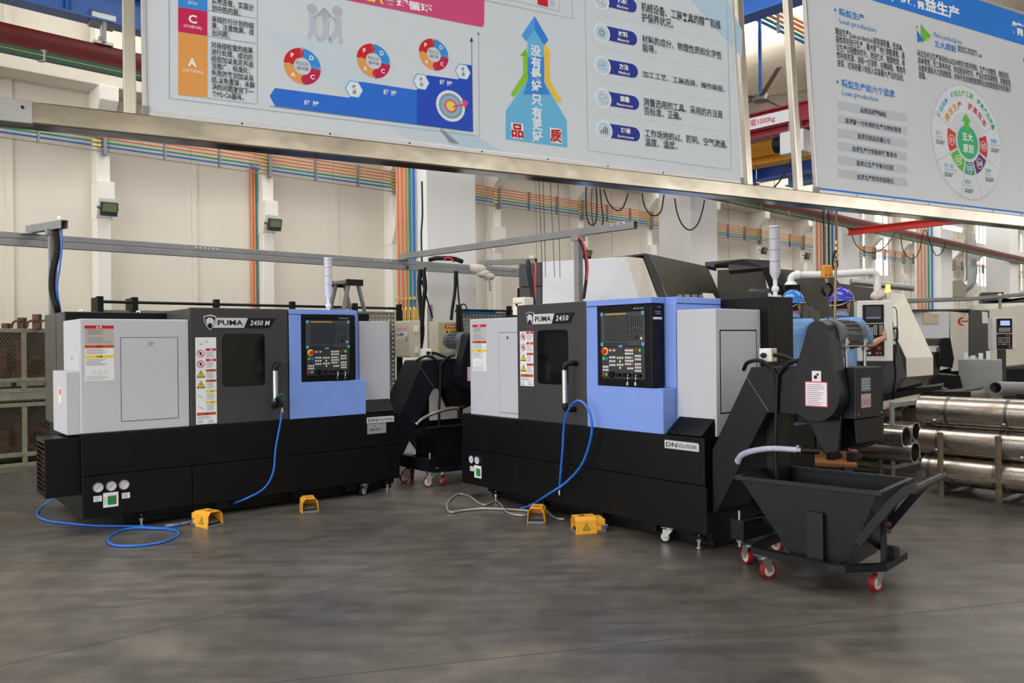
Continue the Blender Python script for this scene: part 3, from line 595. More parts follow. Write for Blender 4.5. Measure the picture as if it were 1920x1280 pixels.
sx = [('品质追求零缺陷', 768, 745, 945), ('追求统一与协调的生产与物料管理', 663, 818, 1050), ('追求在制品的最少化', 748, 925, 978), ('追求生产计划能够任意变动', 710, 1012, 1020), ('追求让生产平衡与匹配', 740, 1110, 998), ('追求生产效率的极限化', 744, 1205, 1000)]
for i, (body, a, vt, r) in enumerate(sx):
    u, v = C4(612, 700+94.5*i); x0, z1 = L(u, v); zq = L(u, v+15.5)[1]; x1 = L(*C4(1092, 790+90*i))[0]
    p.poly([(x0, zq), (x1, zq), (x1, z1), (x0, z1)], (188, 198, 212), 'pursuit_bar', True, 2); t4(body, a, vt, vt+38, r, (40, 44, 54), .015)
p.poly([C4(1185,170), C4(1260,258), C4(1190,305)], (104, 184, 60), 'logo_triangle', lay=3); p.poly([C4(1160,215), C4(1207,285), C4(1164,300)], (36, 116, 200), 'logo_triangle', lay=3.5); p.poly([C4(1155,178), C4(1171,200), C4(1156,207)], (104, 184, 60), 'logo_triangle', lay=3); p.poly([C4(1228,265), C4(1250,280), C4(1230,297)], (232, 190, 70), 'logo_triangle', lay=3.6)
t4('Five principles', 1278, 228, 272, 1470, BLU, .005); t4('五大原则', 1280, 282, 330, 1428, BLU, .02); t4('精准生产 提高效率\n降低成本 缩短生产工期', 1440, 318, 362, 1606, DK, .01)
t4('从过去关注生产现场的KAIZEN转变为库存控制、生产计划管理、流程改进、\n成本管理、员工素养养成、供应链协同优化、产品生命周期管理、质量管理、\n设备资源和人力资源管理、市场开发及销售管理等企业经营管理涉及的诸多\n层面。', 1162, 345, 545, 1810, DK, .012)
c = L(1810, 268); R_ = (L(1810, 161)[1]-L(1812, 376)[1])/2
p.disc(c, R_, (192, 201, 214), 'chart_disc', 1.6); p.disc(c, R_*.975, (216, 222, 230), 'chart_disc', 2)
p.disc(c, R_*.52, (206, 213, 224), 'chart_disc', 2.4)
for a in (155, 205, 253, 288, 335, 25):
    d = Vector((math.cos(math.radians(a)), math.sin(math.radians(a)))); n = Vector((-d.y, d.x))*.004; e = Vector(c)
    p.poly([e+d*R_*.5+n, e+d*R_*.97+n, e+d*R_*.97-n, e+d*R_*.5-n], (190, 199, 214), 'chart_spoke', True, 2.6)
for i, (a0, a1, cc) in enumerate(((160, 202, (204, 60, 50)), (207, 250, (96, 186, 60)), (255, 285, (20, 150, 140)), (290, 332, (96, 26, 110)), (337, 378, (196, 30, 60)))):
    p.ring(c, R_*.56, R_*.34, a0, a1, cc, 'number_segment', 12, 4); am = math.radians((a0+a1)/2); p.ring((c[0]+R_*.45*math.cos(am), c[1]+R_*.45*math.sin(am)), R_*.09, R_*.08, 0, 360, WH, 'number_ring', 16, 4.6); p.tl('0%d' % (i+1), c[0]+R_*.45*math.cos(am), c[1]+R_*.45*math.sin(am), R_*.09, WH, .01)
p.disc(c, R_*.29, (44, 178, 124), 'chart_hub', 4); hx, hz = c
p.poly([(hx-R_*.07, hz+R_*.2), (hx+R_*.07, hz+R_*.2), (hx+R_*.07, hz+R_*.36), (hx+R_*.15, hz+R_*.34), (hx, hz+R_*.5), (hx-R_*.15, hz+R_*.34), (hx-R_*.07, hz+R_*.36)], (86, 186, 70), 'hub_arrow', True, 4.4)
p.tl('五大', hx, hz+R_*.09, R_*.15, WH, .02, lay=8); p.tl('原则', hx, hz-R_*.11, R_*.15, WH, .02, lay=8)
def arc(body, rad, a0, a1, h, cols):
    n = len(body)
    for i, ch in enumerate(body):
        if ch == ' ': continue
        a = math.radians(a0+(a1-a0)*i/(n-1)); p.tl(ch, c[0]+rad*math.cos(a), c[1]+rad*math.sin(a), h, cols[i*len(cols)//n], .015, rot=a-math.pi/2)
arc('降低成本 缩短生产工期 提高产品质量', R_*.84, 152, 25, R_*.1, [(70, 180, 220), (90, 190, 90), (40, 170, 150)])
arc('精准生产 提高效率', R_*.64, 145, 38, R_*.125, [(226, 150, 60), (200, 60, 50), (196, 30, 60)])
for zh, en, a, b, r in (('价值', 'VALUE', 1290, 905, 1335), ('价值流', 'VALUE STREAM', 1348, 1130, 1410), ('完美', 'PERFECT', 1668, 962, 1712), ('拉动', 'PULL', 1632, 1165, 1672), ('流动', 'FLOW', 1488, 1242, 1532)):
    t4(zh, a, b, b+30, r, (80, 180, 222), .02); t4(en, a, b+36, b+50, r+(25 if len(en) > 6 else 0), (150, 160, 180)); t4('为客户创造价值\n持续改善流程', a, b+62, b+92, a+62, DK, .01)
# ------------------------------------------------------------------ the two lathes
RED, ORG, YEL, LINE = (200, 28, 42), (196, 82, 44), (236, 206, 60), (120, 122, 126)
def lines(b, x0, x1, z0, z1, n, y, rgb=(96, 98, 104), seed=1):
    rnd = random.Random(seed); b.use(ink(rgb)); h = (z1-z0)/n
    for i in range(n):
        z = z1-h*(i+.5); b.face([(x0, y, z-h*.16), (x0+(x1-x0)*rnd.uniform(.55, 1), y, z-h*.16), (x0+(x1-x0)*rnd.uniform(.55, 1), y, z+h*.16), (x0, y, z+h*.16)])
def rect(b, x0, x1, z0, z1, y, rgb): b.use(ink(rgb)); b.face([(x0, y, z0), (x1, y, z0), (x1, y, z1), (x0, y, z1)])
def warn_strip(parent, x0, x1, z0, z1, y, cells, name='warning_sheet'):
    """a pasted strip of warning cells; cells: list of kinds from the top"""
    hs = {'blank': 1.05, 'no': 1, 'tri': 1, 'draw': 1.05, 'wide': 1.15}; tot = sum(hs[c[0]] for c in cells); z = z1; w = x1-x0
    sh = MB(m_paper).box(x0, x1, y-.0008, y, z0, z1).build(name, parent)
    for i, (kind, col, s) in enumerate(cells):
        h = (z1-z0)*hs[kind]/tot; b = MB(); a, yy = z-h, y-.0012
        rect(b, x0, x1, a, a+.0012, yy, (170, 172, 176))
        if kind == 'blank':
            rect(b, x0+w*.2, x0+w*.36, a+h*.3, a+h*.45, yy, (190, 192, 196)); rect(b, x0+w*.45, x0+w*.6, a+h*.55, a+h*.6, yy, (150, 152, 156)); rect(b, x0+w*.52, x0+w*.54, a+h*.45, a+h*.8, yy, (150, 152, 156))
        elif kind == 'wide':
            rect(b, x0+w*.04, x1-w*.04, a+h*.74, a+h*.97, yy, col); lines(b, x0+w*.06, x1-w*.06, a+h*.4, a+h*.7, 4, yy, seed=i); lines(b, x0+w*.06, x0+w*.45, a+h*.06, a+h*.34, 2, yy, seed=i+3); lines(b, x0+w*.55, x1-w*.06, a+h*.06, a+h*.34, 2, yy, seed=i+9)
        else:
            xm = x0+w*.49; rect(b, xm-.0006, xm+.0006, a, z, yy, (180, 182, 186)); rect(b, xm, x1-.002, a+h*.76, a+h*.98, yy, col)
            lines(b, xm+.006, x1-.006, a+h*.12, a+h*.7, 6, yy, seed=i+5)
            cx, cz, r = x0+w*.25, a+h*.5, min(w*.19, h*.36)
            if kind == 'no':
                b.use(ink((176, 30, 50))); P = circ(cx, cz, r, 24); Q = circ(cx, cz, r*.8, 24)
                for k in range(24): b.face([(P[k][0], yy, P[k][1]), (P[(k+1) % 24][0], yy, P[(k+1) % 24][1]), (Q[(k+1) % 24][0], yy, Q[(k+1) % 24][1]), (Q[k][0], yy, Q[k][1])])
                b.use(ink((40, 40, 44))); b.face([(cx-r*.2, yy, cz-r*.5), (cx+r*.25, yy, cz-r*.4), (cx+r*.4, yy, cz+r*.2), (cx, yy, cz+r*.55), (cx-r*.4, yy, cz+r*.1)])
                b.use(ink((176, 30, 50))); b.face([(cx-r*.7, yy-.0003, cz+r*.55), (cx-r*.55, yy-.0003, cz+r*.7), (cx+r*.7, yy-.0003, cz-r*.55), (cx+r*.55, yy-.0003, cz-r*.7)])
            elif kind == 'tri':
                for k, (f, cc) in enumerate(((1.15, (30, 28, 20)), (.82, (240, 200, 40)))): b.use(ink(cc)); b.face([(cx-r*f, yy-.0003*k, cz-r*.72*f), (cx+r*f, yy-.0003*k, cz-r*.72*f), (cx, yy-.0003*k, cz+r*f)])
                rect(b, cx-r*.09, cx+r*.09, cz-r*.25, cz+r*.4, yy-.0008, (30, 28, 20)); rect(b, cx-r*.09, cx+r*.09, cz-r*.5, cz-r*.35, yy-.0008, (30, 28, 20))
            else:
                b.use(ink((110, 112, 118)))
                for k in range(5): b.face([(cx-r+.3*r*k, yy, cz+r*.5-r*.2*k), (cx-r+.3*r*k+.002, yy, cz+r*.5-r*.2*k), (cx-r*.3+.3*r*k, yy, cz-r*.3-r*.15*k), (cx-r*.3+.3*r*k-.002, yy, cz-r*.3-r*.15*k)])
        b.build('printed_cell', sh); 
        if s: text(s, (x0+w*(.6 if kind != 'wide' else .36), x0+w*(.92 if kind != 'wide' else .66), z-h*.2 if kind != 'wide' else z-h*.22, z-h*.06), ink((245, 245, 245) if col == RED else (30, 24, 20)), sh, y-.0016, bold=.02, keep=True, align='CENTER')
        z = a
def caster(parent, c, rot=0.0, r=.05, tread=None, name='caster'):
    """swivel caster whose wheel touches z=0; c = (x, y) of the stem"""
    e = MB(m_zinc); ca, sa = math.cos(rot), math.sin(rot)
    T = lambda x, y, z: (c[0]+ca*x-sa*y, c[1]+sa*x+ca*y, z)
    wx = -.03
    e.hull([T(x, y, r*2.7) for x, y in ((-.05,-.04),(.05,-.04),(.05,.04),(-.05,.04))], [T(x, y, r*2.78) for x, y in ((-.05,-.04),(.05,-.04),(.05,.04),(-.05,.04))])
    e.cyl(T(0, 0, r*2.35), T(0, 0, r*2.7), .027, 16)
    for s in (-1, 1): e.hull([T(x, s*.021, z) for x, z in ((-.012+wx, r*.8), (.014+wx, r*.8), (.03, r*2.4), (-.045, r*2.4))], [T(x, s*.025, z) for x, z in ((-.012+wx, r*.8), (.014+wx, r*.8), (.03, r*2.4), (-.045, r*2.4))])
    e.hull([T(x, y, r*2.3) for x, y in ((-.045,-.025),(.03,-.025),(.03,.025),(-.045,.025))], [T(x, y, r*2.42) for x, y in ((-.045,-.025),(.03,-.025),(.03,.025),(-.045,.025))])
    e.cyl(T(wx, -.03, r), T(wx, .03, r), .009, 10)
    f = e.build(name, parent, smooth=True)
    MB(tread or m_rubber).hollow(T(wx, -.017, r), T(wx, .017, r), r, r*.74, 28).build('tread', f, bevel=.003, smooth=True)
    MB(mat('grey_wheel_hub', (196, 192, 188), .4)).cyl(T(wx, -.014, r), T(wx, .014, r), r*.75, 24).cyl(T(wx, -.019, r), T(wx, .019, r), r*.4, 16).build('hub', f, smooth=True)
    return f
def gauge(parent, x, z, y, r=.038):
    g = MB(m_chrome).hollow((x, y-.012, z), (x, y, z), r, r*.85, 28).build('pressure_gauge', parent, smooth=True)
    MB(ink((206, 206, 226))).cyl((x, y-.006, z), (x, y, z), r*.87, 28).build('dial', g)
    b = MB(ink((40, 40, 60)))
    b.face([(x-.015, y-.0066, z-.013), (x-.012, y-.0066, z-.016), (x+.017, y-.0066, z+.016), (x+.015, y-.0066, z+.018)])
    for k in range(9):
        a = math.radians(225-33.75*k); d = (math.cos(a), math.sin(a)); n = (-d[1]*.001, d[0]*.001)
        b.face([(x+d[0]*r*.62-n[0], y-.0064, z+d[1]*r*.62-n[1]), (x+d[0]*r*.78-n[0], y-.0064, z+d[1]*r*.78-n[1]), (x+d[0]*r*.78+n[0], y-.0064, z+d[1]*r*.78+n[1]), (x+d[0]*r*.62+n[0], y-.0064, z+d[1]*r*.62+n[1])])
    b.build('needle_and_scale', g)
def lathe(fr, m2):
    o = fr.P
    root = thing('cnc_lathe', 'right lathe with blue operator cover and badge reading PUMA 2450' if m2 else 'left lathe with dark door and badge reading PUMA 2450 M', 'lathe', (o[0], o[1], 0), fr.A, 'matching turning centres')
    R = root; wx0 = .11 if m2 else 0.0
    # base
    MB(m_black).box(.02, 2.86, .03, 1.5, .128, .79).build('base_core', R)
    MB(m_black).box(.32, 2.86, .12, 1.45, .02, .13).box(.3, 2.87, .08, .12, .075, .13).build('plinth', R, bevel=.004)
    for a, b in ((0, .842), (.848, 2.892)): MB(m_black).box(a, b, 0, .03, .13, .462).build('lower_panel', R, bevel=.004)
    MB(m_black).box(0, 2.875, .006, .03, .470, .80).build('upper_panel', R, bevel=.005)
    MB(m_black).box(0, .03, .03, 1.4, .13, .80).build('end_panel', R, bevel=.004)
    MB(m_black).box(0, 2.86, .03, 1.45, .79, .803).build('base_top', R)
    # small inspection flap on the upper panel
    f = MB(m_groove).box(.06, .39, .0045, .008, .52, .70).build('inspection_flap_seam', R); MB(m_black).box(.064, .386, .001, .006, .524, .696).cyl((.22, -.004, .665), (.22, .002, .665), .012, 12).build('inspection_flap', R, bevel=.002)
    for x in (1.05, 1.75, 2.3): MB(m_black).box(x, x+.12, .02, .09, .06, .128).build('fork_bracket', R, bevel=.003)
    # head stock cover
    MB(m_grey).box(wx0, .838, .03, .70, .803, 1.718).build('headstock_cover', R, bevel=.008)
    if m2: px0, px1, pz0, pz1 = .563, .836, .85, 1.58
    else: px0, px1, pz0, pz1 = .30, .742, .885, 1.565
    MB(m_groove).box(px0-.004, px1+.004, .0285, .031, pz0-.004, pz1+.004).build('access_panel_seam', R)
    d = MB(m_grey).box(px0, px1, .026, .032, pz0, pz1).build('access_panel', R, bevel=.0015)
    lx = .70 if m2 else .52; MB(m_chrome).cyl((lx, .014, pz1-.045), (lx, .03, pz1-.045), .014, 18).build('lock', d, smooth=True)
    # rear body
    MB(mat('dark_rear_sheet', (70, 68, 67), .5, noise=.06)).box(.012, 2.5, .72, 1.68, .80, 1.80).build('rear_cover', R, bevel=.006)
    MB(m_black).box(.012, 1.0, .68, .74, 1.66, 1.795).build('rear_top_strip', R, bevel=.003)
    MB(m_dark).box(.010, .014, 1.1, 1.11, .82, 1.78).build('rear_seam', R)
    if not m2:
        MB(m_grey).box(-.098, .002, .05, .60, .80, 1.30).build('side_box', R, bevel=.006); MB(m_grey).box(-.004, .0, .06, .66, 1.305, 1.46).build('side_flap', R, bevel=.002)
        MB(m_chrome).cyl((-.01, .3, 1.4), (-.002, .3, 1.4), .012, 12).build('side_lock', R, smooth=True)
        lb = MB(); lb.use(ink((228, 228, 232))).face([(-.0985, .26, 1.04), (-.0985, .38, 1.04), (-.0985, .38, 1.17), (-.0985, .26, 1.17)]); lb.use(ink(RED)).face([(-.099, .27, 1.11), (-.099, .32, 1.11), (-.099, .32, 1.16), (-.099, .27, 1.16)]); lb.use(ink(YEL)).face([(-.099, .35, 1.06), (-.099, .37, 1.06), (-.099, .37, 1.14), (-.099, .35, 1.14)]); lb.build('side_label', R)
        for x in (.15, .62): MB(m_zinc).hollow((x, .78, 1.795), (x+.012, .79, 1.795), .026, .016, 16).build('eye_bolt', R, smooth=True)
        # oil cooler hung on the left end
        cbx = MB(m_black); cbx.box(-.25, .0, .05, .062, .32, .78).box(-.25, .0, .062, .42, .74, .78).box(-.25, .0, .062, .42, .32, .34).box(-.25, 0, .41, .42, .32, .78).box(-.03, 0, .06, .41, .33, .77)
        cb = cbx.build('cooler_case', R, bevel=.004)
        MB(mat('red_radiator', (150, 24, 34), .5)).box(-.222, -.05, .07, .40, .36, .66).build('radiator', cb)
        for k in range(11): MB(m_black).box(-.25, -.23, .06, .41, .352+.036*k, .363+.036*k).build('louvre', cb)
    else:
        MB(m_ivory).box(.20, .38, .50, .62, 1.72, 1.935).build('switch_case', R, bevel=.006); sw = MB(m_dark).cyl((.27, .485, 1.86), (.27, .5, 1.86), .012, 12); sw.build('switch_knob', R, smooth=True)
        b = MB(ink((60, 64, 74)))
        for k in range(5): b.box(.225+.025*k, .237+.025*k, .499, .5, 1.87, 1.885)
        b.build('switch_marks', R)
        MB(m_dark).pxz([(.32, 1.70), (.75, 1.70), (.72, 1.735), (.55, 1.75), (.42, 1.74)], .2, .5).build('folded_cloth', R, bevel=.004)
    # door
    dr = MB(m_door).box(.842, 1.722, .012, .06, .803, 1.822).build('door', R, bevel=.006)
    MB(m_door).box(.842, 1.722, .06, 1.0, .803, 1.815).build('door_hood', R, bevel=.004)
    MB(m_dark).box(1.722, 1.73, .015, .7, .803, 1.81).build('door_gap', R)
    wz0, wz1 = 1.135, 1.592
    MB(m_dark).pxz(rrect(1.115, 1.500, wz0-.004, wz1+.004, .035), .0095, .02).build('window_gasket', dr); MB(m_glass).pxz(rrect(1.121, 1.494, wz0, wz1, .03), .0085, .02).build('window_pane', dr)
    for z, s in ((1.295, 1), (.955, -1)): MB(m_dark).tube(spl([(1.60 if s > 0 else 1.575, .012, z+.02*s), (1.59 if s > 0 else 1.57, -.055, z+.02*s), (1.56, -.085, z+.005*s), (1.555, -.085, z-.035*s)], 4), .022, 10).build('handle_bracket', dr, smooth=True)
    MB(m_alu).cyl((1.555, -.085, .985), (1.555, -.085, 1.262), .0215, 16).build('handle_grip', dr, smooth=True)
    # badge
    bx0 = .985 if m2 else .965; k = 1.0 if m2 else 1.06; zb = 1.69
    pl = MB(ink((206, 207, 212))).pxz([(bx0+.055, zb-.042), (bx0+.36*k, zb-.042), (bx0+.385*k, zb+.045), (bx0+.07, zb+.045)], .006, .012).build('badge_plate', dr, bevel=.001)
    MB(m_dark).pxz([(bx0+.325*k, zb-.042), (bx0+.545*k, zb-.042), (bx0+.60*k, zb+.045), (bx0+.36*k, zb+.045)], .005, .012).build('badge_plate_dark', dr)
    MB(m_alu).pxz([(bx0+.315*k, zb-.041), (bx0+.322*k, zb-.041), (bx0+.354*k, zb+.044), (bx0+.347*k, zb+.044)], .0045, .012).build('badge_slash', dr)
    sd = [(bx0-.012, zb+.058), (bx0+.045, zb+.072), (bx0+.1, zb+.058), (bx0+.092, zb+.0), (bx0+.072, zb-.04), (bx0+.045, zb-.066), (bx0+.017, zb-.04), (bx0-.004, zb)]
    MB(m_chrome).pxz(sd, .003, .012).build('shield_emblem', dr, bevel=.002)
    cx, cz = bx0+.045, zb+.005; MB(m_dark).pxz([(cx+(x-cx)*.82, cz+(z-cz)*.82) for x, z in sd], .0015, .006).build('shield_field', dr)
    MB(ink((206, 207, 212))).pxz([(cx-.036, cz+.025), (cx-.01, cz+.044), (cx+.02, cz+.036), (cx+.036, cz+.012), (cx+.03, cz-.02), (cx+.012, cz-.034), (cx+.018, cz-.012), (cx-.004, cz-.004), (cx-.03, cz-.03), (cx-.03, cz-.01)], .0005, .004).build('cat_head_emblem', dr)
    text('PUMA', (bx0+.11, bx0+.315*k, zb-.02, zb+.026), ink((24, 24, 28)), dr, .0035, bold=.022, space=1.05)
    text('2450' if m2 else '2450 M', (bx0+.375*k, bx0+(.53 if m2 else .55)*k, zb-.02, zb+.025), ink((225, 226, 230)), dr, .0035, bold=.02, shear=.25, space=1.25 if m2 else 1.05)
    # pasted warning sheets
    A = [('no', RED, '危险'), ('no', RED, '危险'), ('tri', ORG, '警告'), ('tri', ORG, '警告')]
    if m2: warn_strip(R, .882, 1.062, 1.105, 1.588, .0118, A + [('wide', ORG, '警告')])
    else: warn_strip(R, .885, 1.063, .815, 1.565, .0118, [('blank', RED, '')] + A + [('draw', YEL, '注意'), ('draw', YEL, '注意'), ('wide', ORG, '警告')])
    ax0, ax1 = (.155, .37) if m2 else (.034, .247); y = .0295
    b = MB(); rect(b, ax0, ax1, 1.52 if m2 else 1.515, 1.665, y-.0005, (188, 190, 194) if m2 else (182, 178, 172)); rect(b, ax0, ax1, 1.64, 1.665, y-.001, RED); lines(b, ax0+.02, ax1-.04, 1.59, 1.635, 4, y-.001, seed=3); lines(b, ax0+.02, ax1-.02, 1.525, 1.575, 4, y-.001, (130, 132, 136), seed=4); pl1 = b.build('data_plate', R)
    text('危 险', (ax0+.07, ax0+.14, 1.643, 1.662), ink((240, 240, 240)), pl1, y-.0015, keep=True, align='CENTER', bold=.02)
    b = MB(); zt = 1.51 if m2 else 1.508; rect(b, ax0, ax1, 1.222, zt, y-.0005, (230, 232, 236)); rect(b, ax0, ax1, zt-.024, zt, y-.001, ORG); lines(b, ax0+.01, ax1-.01, zt-.075, zt-.03, 4, y-.001, seed=7); rect(b, ax0, ax1, zt-.105, zt-.082, y-.001, YEL); lines(b, ax0+.01, ax1-.03, zt-.165, zt-.11, 5, y-.001, seed=8)
    for q in range(3): rect(b, ax0+.05+.045*q, ax0+.078+.045*q, zt-.235, zt-.205, y-.001, (176, 178, 182)); rect(b, ax0+.053+.045*q, ax0+.075+.045*q, zt-.232, zt-.208, y-.0013, (230, 232, 236))
    lines(b, ax0+.01, ax1-.01, 1.228, zt-.245, 3, y-.001, (150, 152, 156), seed=9); s2 = b.build('caution_sheet', R)
    text('警 告', (ax0+.07, ax0+.14, zt-.021, zt-.003), ink((40, 20, 10)), s2, y-.0015, keep=True, align='CENTER', bold=.02); text('注 意', (ax0+.07, ax0+.14, zt-.103, zt-.084), ink((40, 36, 10)), s2, y-.0015, keep=True, align='CENTER', bold=.02)
    # blue operator cover
    MB(m_blue).box(1.731, 1.847, .0, .16, 1.138, 1.772).box(1.731, 2.515, .0, .16, .803, 1.138).box(1.731, 2.52, .16, .72, .803, 1.822).box(2.416, 2.52, .15, .17, 1.138, 1.775).build('operator_cover', R, bevel=.005)
    MB(m_blue).box(1.731, 2.416, -.002, .16, 1.776, 1.822).build('operator_cover_cap', R, bevel=.004)
    MB(m_dark).box(2.5, 2.5215, .165, .71, 1.770, 1.776).build('cap_seam', R)
    cn = MB(m_black).box(1.849, 2.412, .004, .15, 1.142, 1.772).build('control_console', R, bevel=.008)
    MB(m_dark).box(2.411, 2.4135, .05, .1, 1.30, 1.40).build('console_slot', cn)
    lb = MB(ink((150, 156, 170)))
    for z, w in ((1.745, .03), (1.71, .06), (1.695, .05)): lb.box(2.4125, 2.4135, .03+.07-w, .11, z, z+.006)
    lb.use(m_paper).box(2.4125, 2.4138, .02, .12, 1.655, 1.672); lb.build('console_side_label', cn)
    b = MB(ink((210, 212, 218)))
    for k in range(5): b.box(2.235+.022*k, 2.245+.022*k, .0032, .0042, 1.738, 1.746)
    b.build('console_marks', cn)
    sx0, sx1 = 1.893, 2.345
    su = MB(mat('screen_bezel', (58, 62, 70), .35, spec=.5)).box(sx0, sx1, -.002, .01, 1.455, 1.718).build('screen_unit', R, bevel=.003)
    MB(m_screen).box(sx0+.045, sx0+.285, -.0032, .0, 1.492, 1.695).build('screen', su)
    rect(b := MB(), sx0+.05, sx0+.27, 1.700, 1.709, -.0032, (206, 160, 60)); b.build('brand_strip', su)
    kb = MB(ink((26, 28, 34))); rows_ = [1.685-.022*i for i in range(4)]+[1.585, 1.563]
    for z in rows_:
        for k in range(6): kb.box(sx0+.308+.0215*k, sx0+.324+.0215*k, -.006, -.002, z-.015, z)
    for z in (1.685, 1.66, 1.635, 1.61, 1.585, 1.56, 1.53, 1.505): kb.box(sx0+.29, sx0+.299, -.005, -.002, z-.012, z)
    for k in range(11): kb.box(sx0+.035+.0225*k, sx0+.048+.0225*k, -.005, -.002, 1.466, 1.477)
    for x, z in ((.33, 1.535), (.33, 1.51), (.36, 1.523), (.375, 1.535), (.375, 1.51), (.39, 1.523)): kb.box(sx0+x-.008, sx0+x+.004, -.006, -.002, z-.009, z+.006)
    kb.build('screen_keys', su, kind='stuff'); rect(b := MB(), sx0+.415, sx0+.432, 1.505, 1.522, -.0062, (232, 232, 232))
    b.use(ink((170, 172, 178)))
    for z in rows_:
        for k in range(6): b.face([(sx0+.312+.0215*k, -.0064, z-.01), (sx0+.318+.0215*k, -.0064, z-.01), (sx0+.318+.0215*k, -.0064, z-.005), (sx0+.312+.0215*k, -.0064, z-.005)])
    b.build('key_legends', su, kind='stuff')
    for x, z in ((0, 1.693), (.425, 1.693), (0, 1.455), (.425, 1.455), (.19, 1.447)): MB(ink((88, 164, 208))).box(sx0+x, sx0+x+(.026 if x != .19 else .04), -.0045, -.003, z, z+(.028 if x != .19 else .016)).build('blue_tape', su)
    kp = MB(m_film).box(sx0+.005, sx1-.005, .0, .01, 1.200, 1.45).build('keypad', R, bevel=.002)
    K = MB(m_keys); gx = lambda x: sx0+x
    def grid(xs, zs_, w=.016, h=.016):
        for x in xs:
            for z in zs_: K.box(gx(x), gx(x)+w, -.004, .0, z-h, z)
    grid((.09, .113, .136), (1.43,)); grid((.09, .113, .136), (1.375, 1.345, 1.315)); grid((.17, .195, .22), (1.372,)); grid((.195,), (1.345, 1.318, 1.295)); grid((.17, .22), (1.318,))
    grid((.255, .277, .299, .321), (1.43, 1.405, 1.375, 1.35, 1.325)); grid((.277, .299, .321), (1.292,)); grid((.355, .377, .399), (1.388, 1.362, 1.325, 1.3, 1.275)); grid((.018, .04, .062), (1.3, 1.275))
    K.build('white_keys', kp, kind='stuff')
    for x, z, c_ in ((.355, 1.435, (170, 30, 40)), (.392, 1.435, (70, 200, 90)), (.018, 1.37, (70, 200, 90)), (.052, 1.37, (40, 110, 220)), (.012, 1.245, (190, 30, 40)), (.045, 1.245, (60, 200, 80))): MB(ink(c_)).box(gx(x), gx(x)+.024, -.006, 0, z-.024, z).build('push_button', kp, bevel=.002)
    c5 = MB()
    for x, z, c_ in ((.113, 1.43, (214, 60, 70)), (.195, 1.372, (238, 226, 130)), (.195, 1.318, (238, 226, 130)), (.321, 1.43, (238, 226, 130)), (.321, 1.375, (70, 170, 110)), (.321, 1.325, (204, 60, 80))): rect(c5, gx(x), gx(x)+.016, z-.016, z, -.0045, c_)
    c5.build('coloured_keys', kp, kind='stuff')
    es = MB(ink(YEL)).cyl((gx(.045), -.004, 1.415), (gx(.045), .0, 1.415), .031, 24).build('emergency_stop', kp); MB(mat('stop_red', (208, 28, 34), .35)).cyl((gx(.045), -.03, 1.415), (gx(.045), -.004, 1.415), .021, 20, .018).build('stop_head', kp, bevel=.003, smooth=True)
    for x, r in ((.118, .026), (.192, .016), (.255, .016), (.3, .014), (.36, .014), (.405, .014)): MB(m_dark).cyl((gx(x), -.022, 1.232), (gx(x), 0, 1.232), r, 20, r).box(gx(x)-.003, gx(x)+.003, -.028, -.02, 1.232-r*.8, 1.232+r*.8).build('rotary_knob', kp, smooth=True)
    for x in (.305, .385): MB(m_chrome).cyl((gx(x), -.03, 1.232), (gx(x), -.02, 1.232), .006, 10).tube(spl([(gx(x), -.03, 1.228), (gx(x)+.004, -.034, 1.205), (gx(x)-.004, -.032, 1.185), (gx(x), -.03, 1.172)], 4), .0035, 6).box(gx(x)-.012, gx(x)+.008, -.034, -.031, 1.155, 1.176).build('hanging_key', kp)
    # right end
    MB(m_grey).box(2.527, 2.878, .15, .71, .803, 1.72).build('tailstock_cover', R, bevel=.006)
    MB(m_groove).box(2.877, 2.8795, .195, .655, .962, 1.568).build('end_panel_seam', R); MB(m_grey).box(2.878, 2.8815, .205, .645, .972, 1.558).build('end_hatch', R, bevel=.002)
    MB(m_black).box(2.40, 2.955, .71, 1.04, .2, 1.818).build('rear_block', R, bevel=.006)
    MB(m_black).hull([(2.53, .012, .815), (2.845, .012, .815), (2.865, .145, .93), (2.55, .145, .93)], [(2.53, .03, .803), (2.845, .03, .803), (2.865, .16, .803), (2.55, .16, .803)]).build('sloped_flap', R, bevel=.003)
    MB(m_black).box(.5, 2.4, 1.5, 1.75, .1, 1.6).build('rear_tank', R)
    # signal tower
    tx, ty = (2.87, .93) if m2 else (2.37, .50)
    tb = MB(mat('signal_tower_white', (226, 226, 230), .4)); tb.cyl((tx, ty, 1.818), (tx, ty, 1.835), .045, 20).cyl((tx, ty, 1.83), (tx, ty, 1.98), .017, 14).ball((tx, ty, 1.885), .03, 14, 8).cyl((tx, ty, 1.96), (tx, ty, 2.01), .018, 16, .042)
    tw = tb.build('signal_tower', R, smooth=True)
    for q in range(4): MB(mat('clear_lens', (198, 198, 208), .25, noise=.1, nscale=200)).cyl((tx, ty, 2.01+.088*q), (tx, ty, 2.095+.088*q), .041, 20).build('lens_tier', tw, smooth=True)
    MB(mat('signal_tower_white', (226, 226, 230), .4)).cyl((tx, ty, 2.362), (tx, ty, 2.375), .043, 20).build('tower_cap', tw, smooth=True)
    # name plate, gauges, main valve label, feet
    nz, nx0, nx1 = .735, 2.525, 2.832
    np_ = MB(ink((196, 197, 204))).pxz([(nx0, nz-.03), (nx1, nz-.03), (nx1, nz+.022), (nx1-.012, nz+.03), (nx0, nz+.03)], -.001, .006).build('name_plate', R, bevel=.0015)
    text('DN', (nx0+.015, nx0+.115, nz-.016, nz+.016), ink((20, 20, 24)), np_, -.0018, bold=.015); text('SOLUTIONS', (nx0+.125, nx1-.018, nz-.014, nz+.013), ink((26, 26, 30)), np_, -.0018, bold=.012)
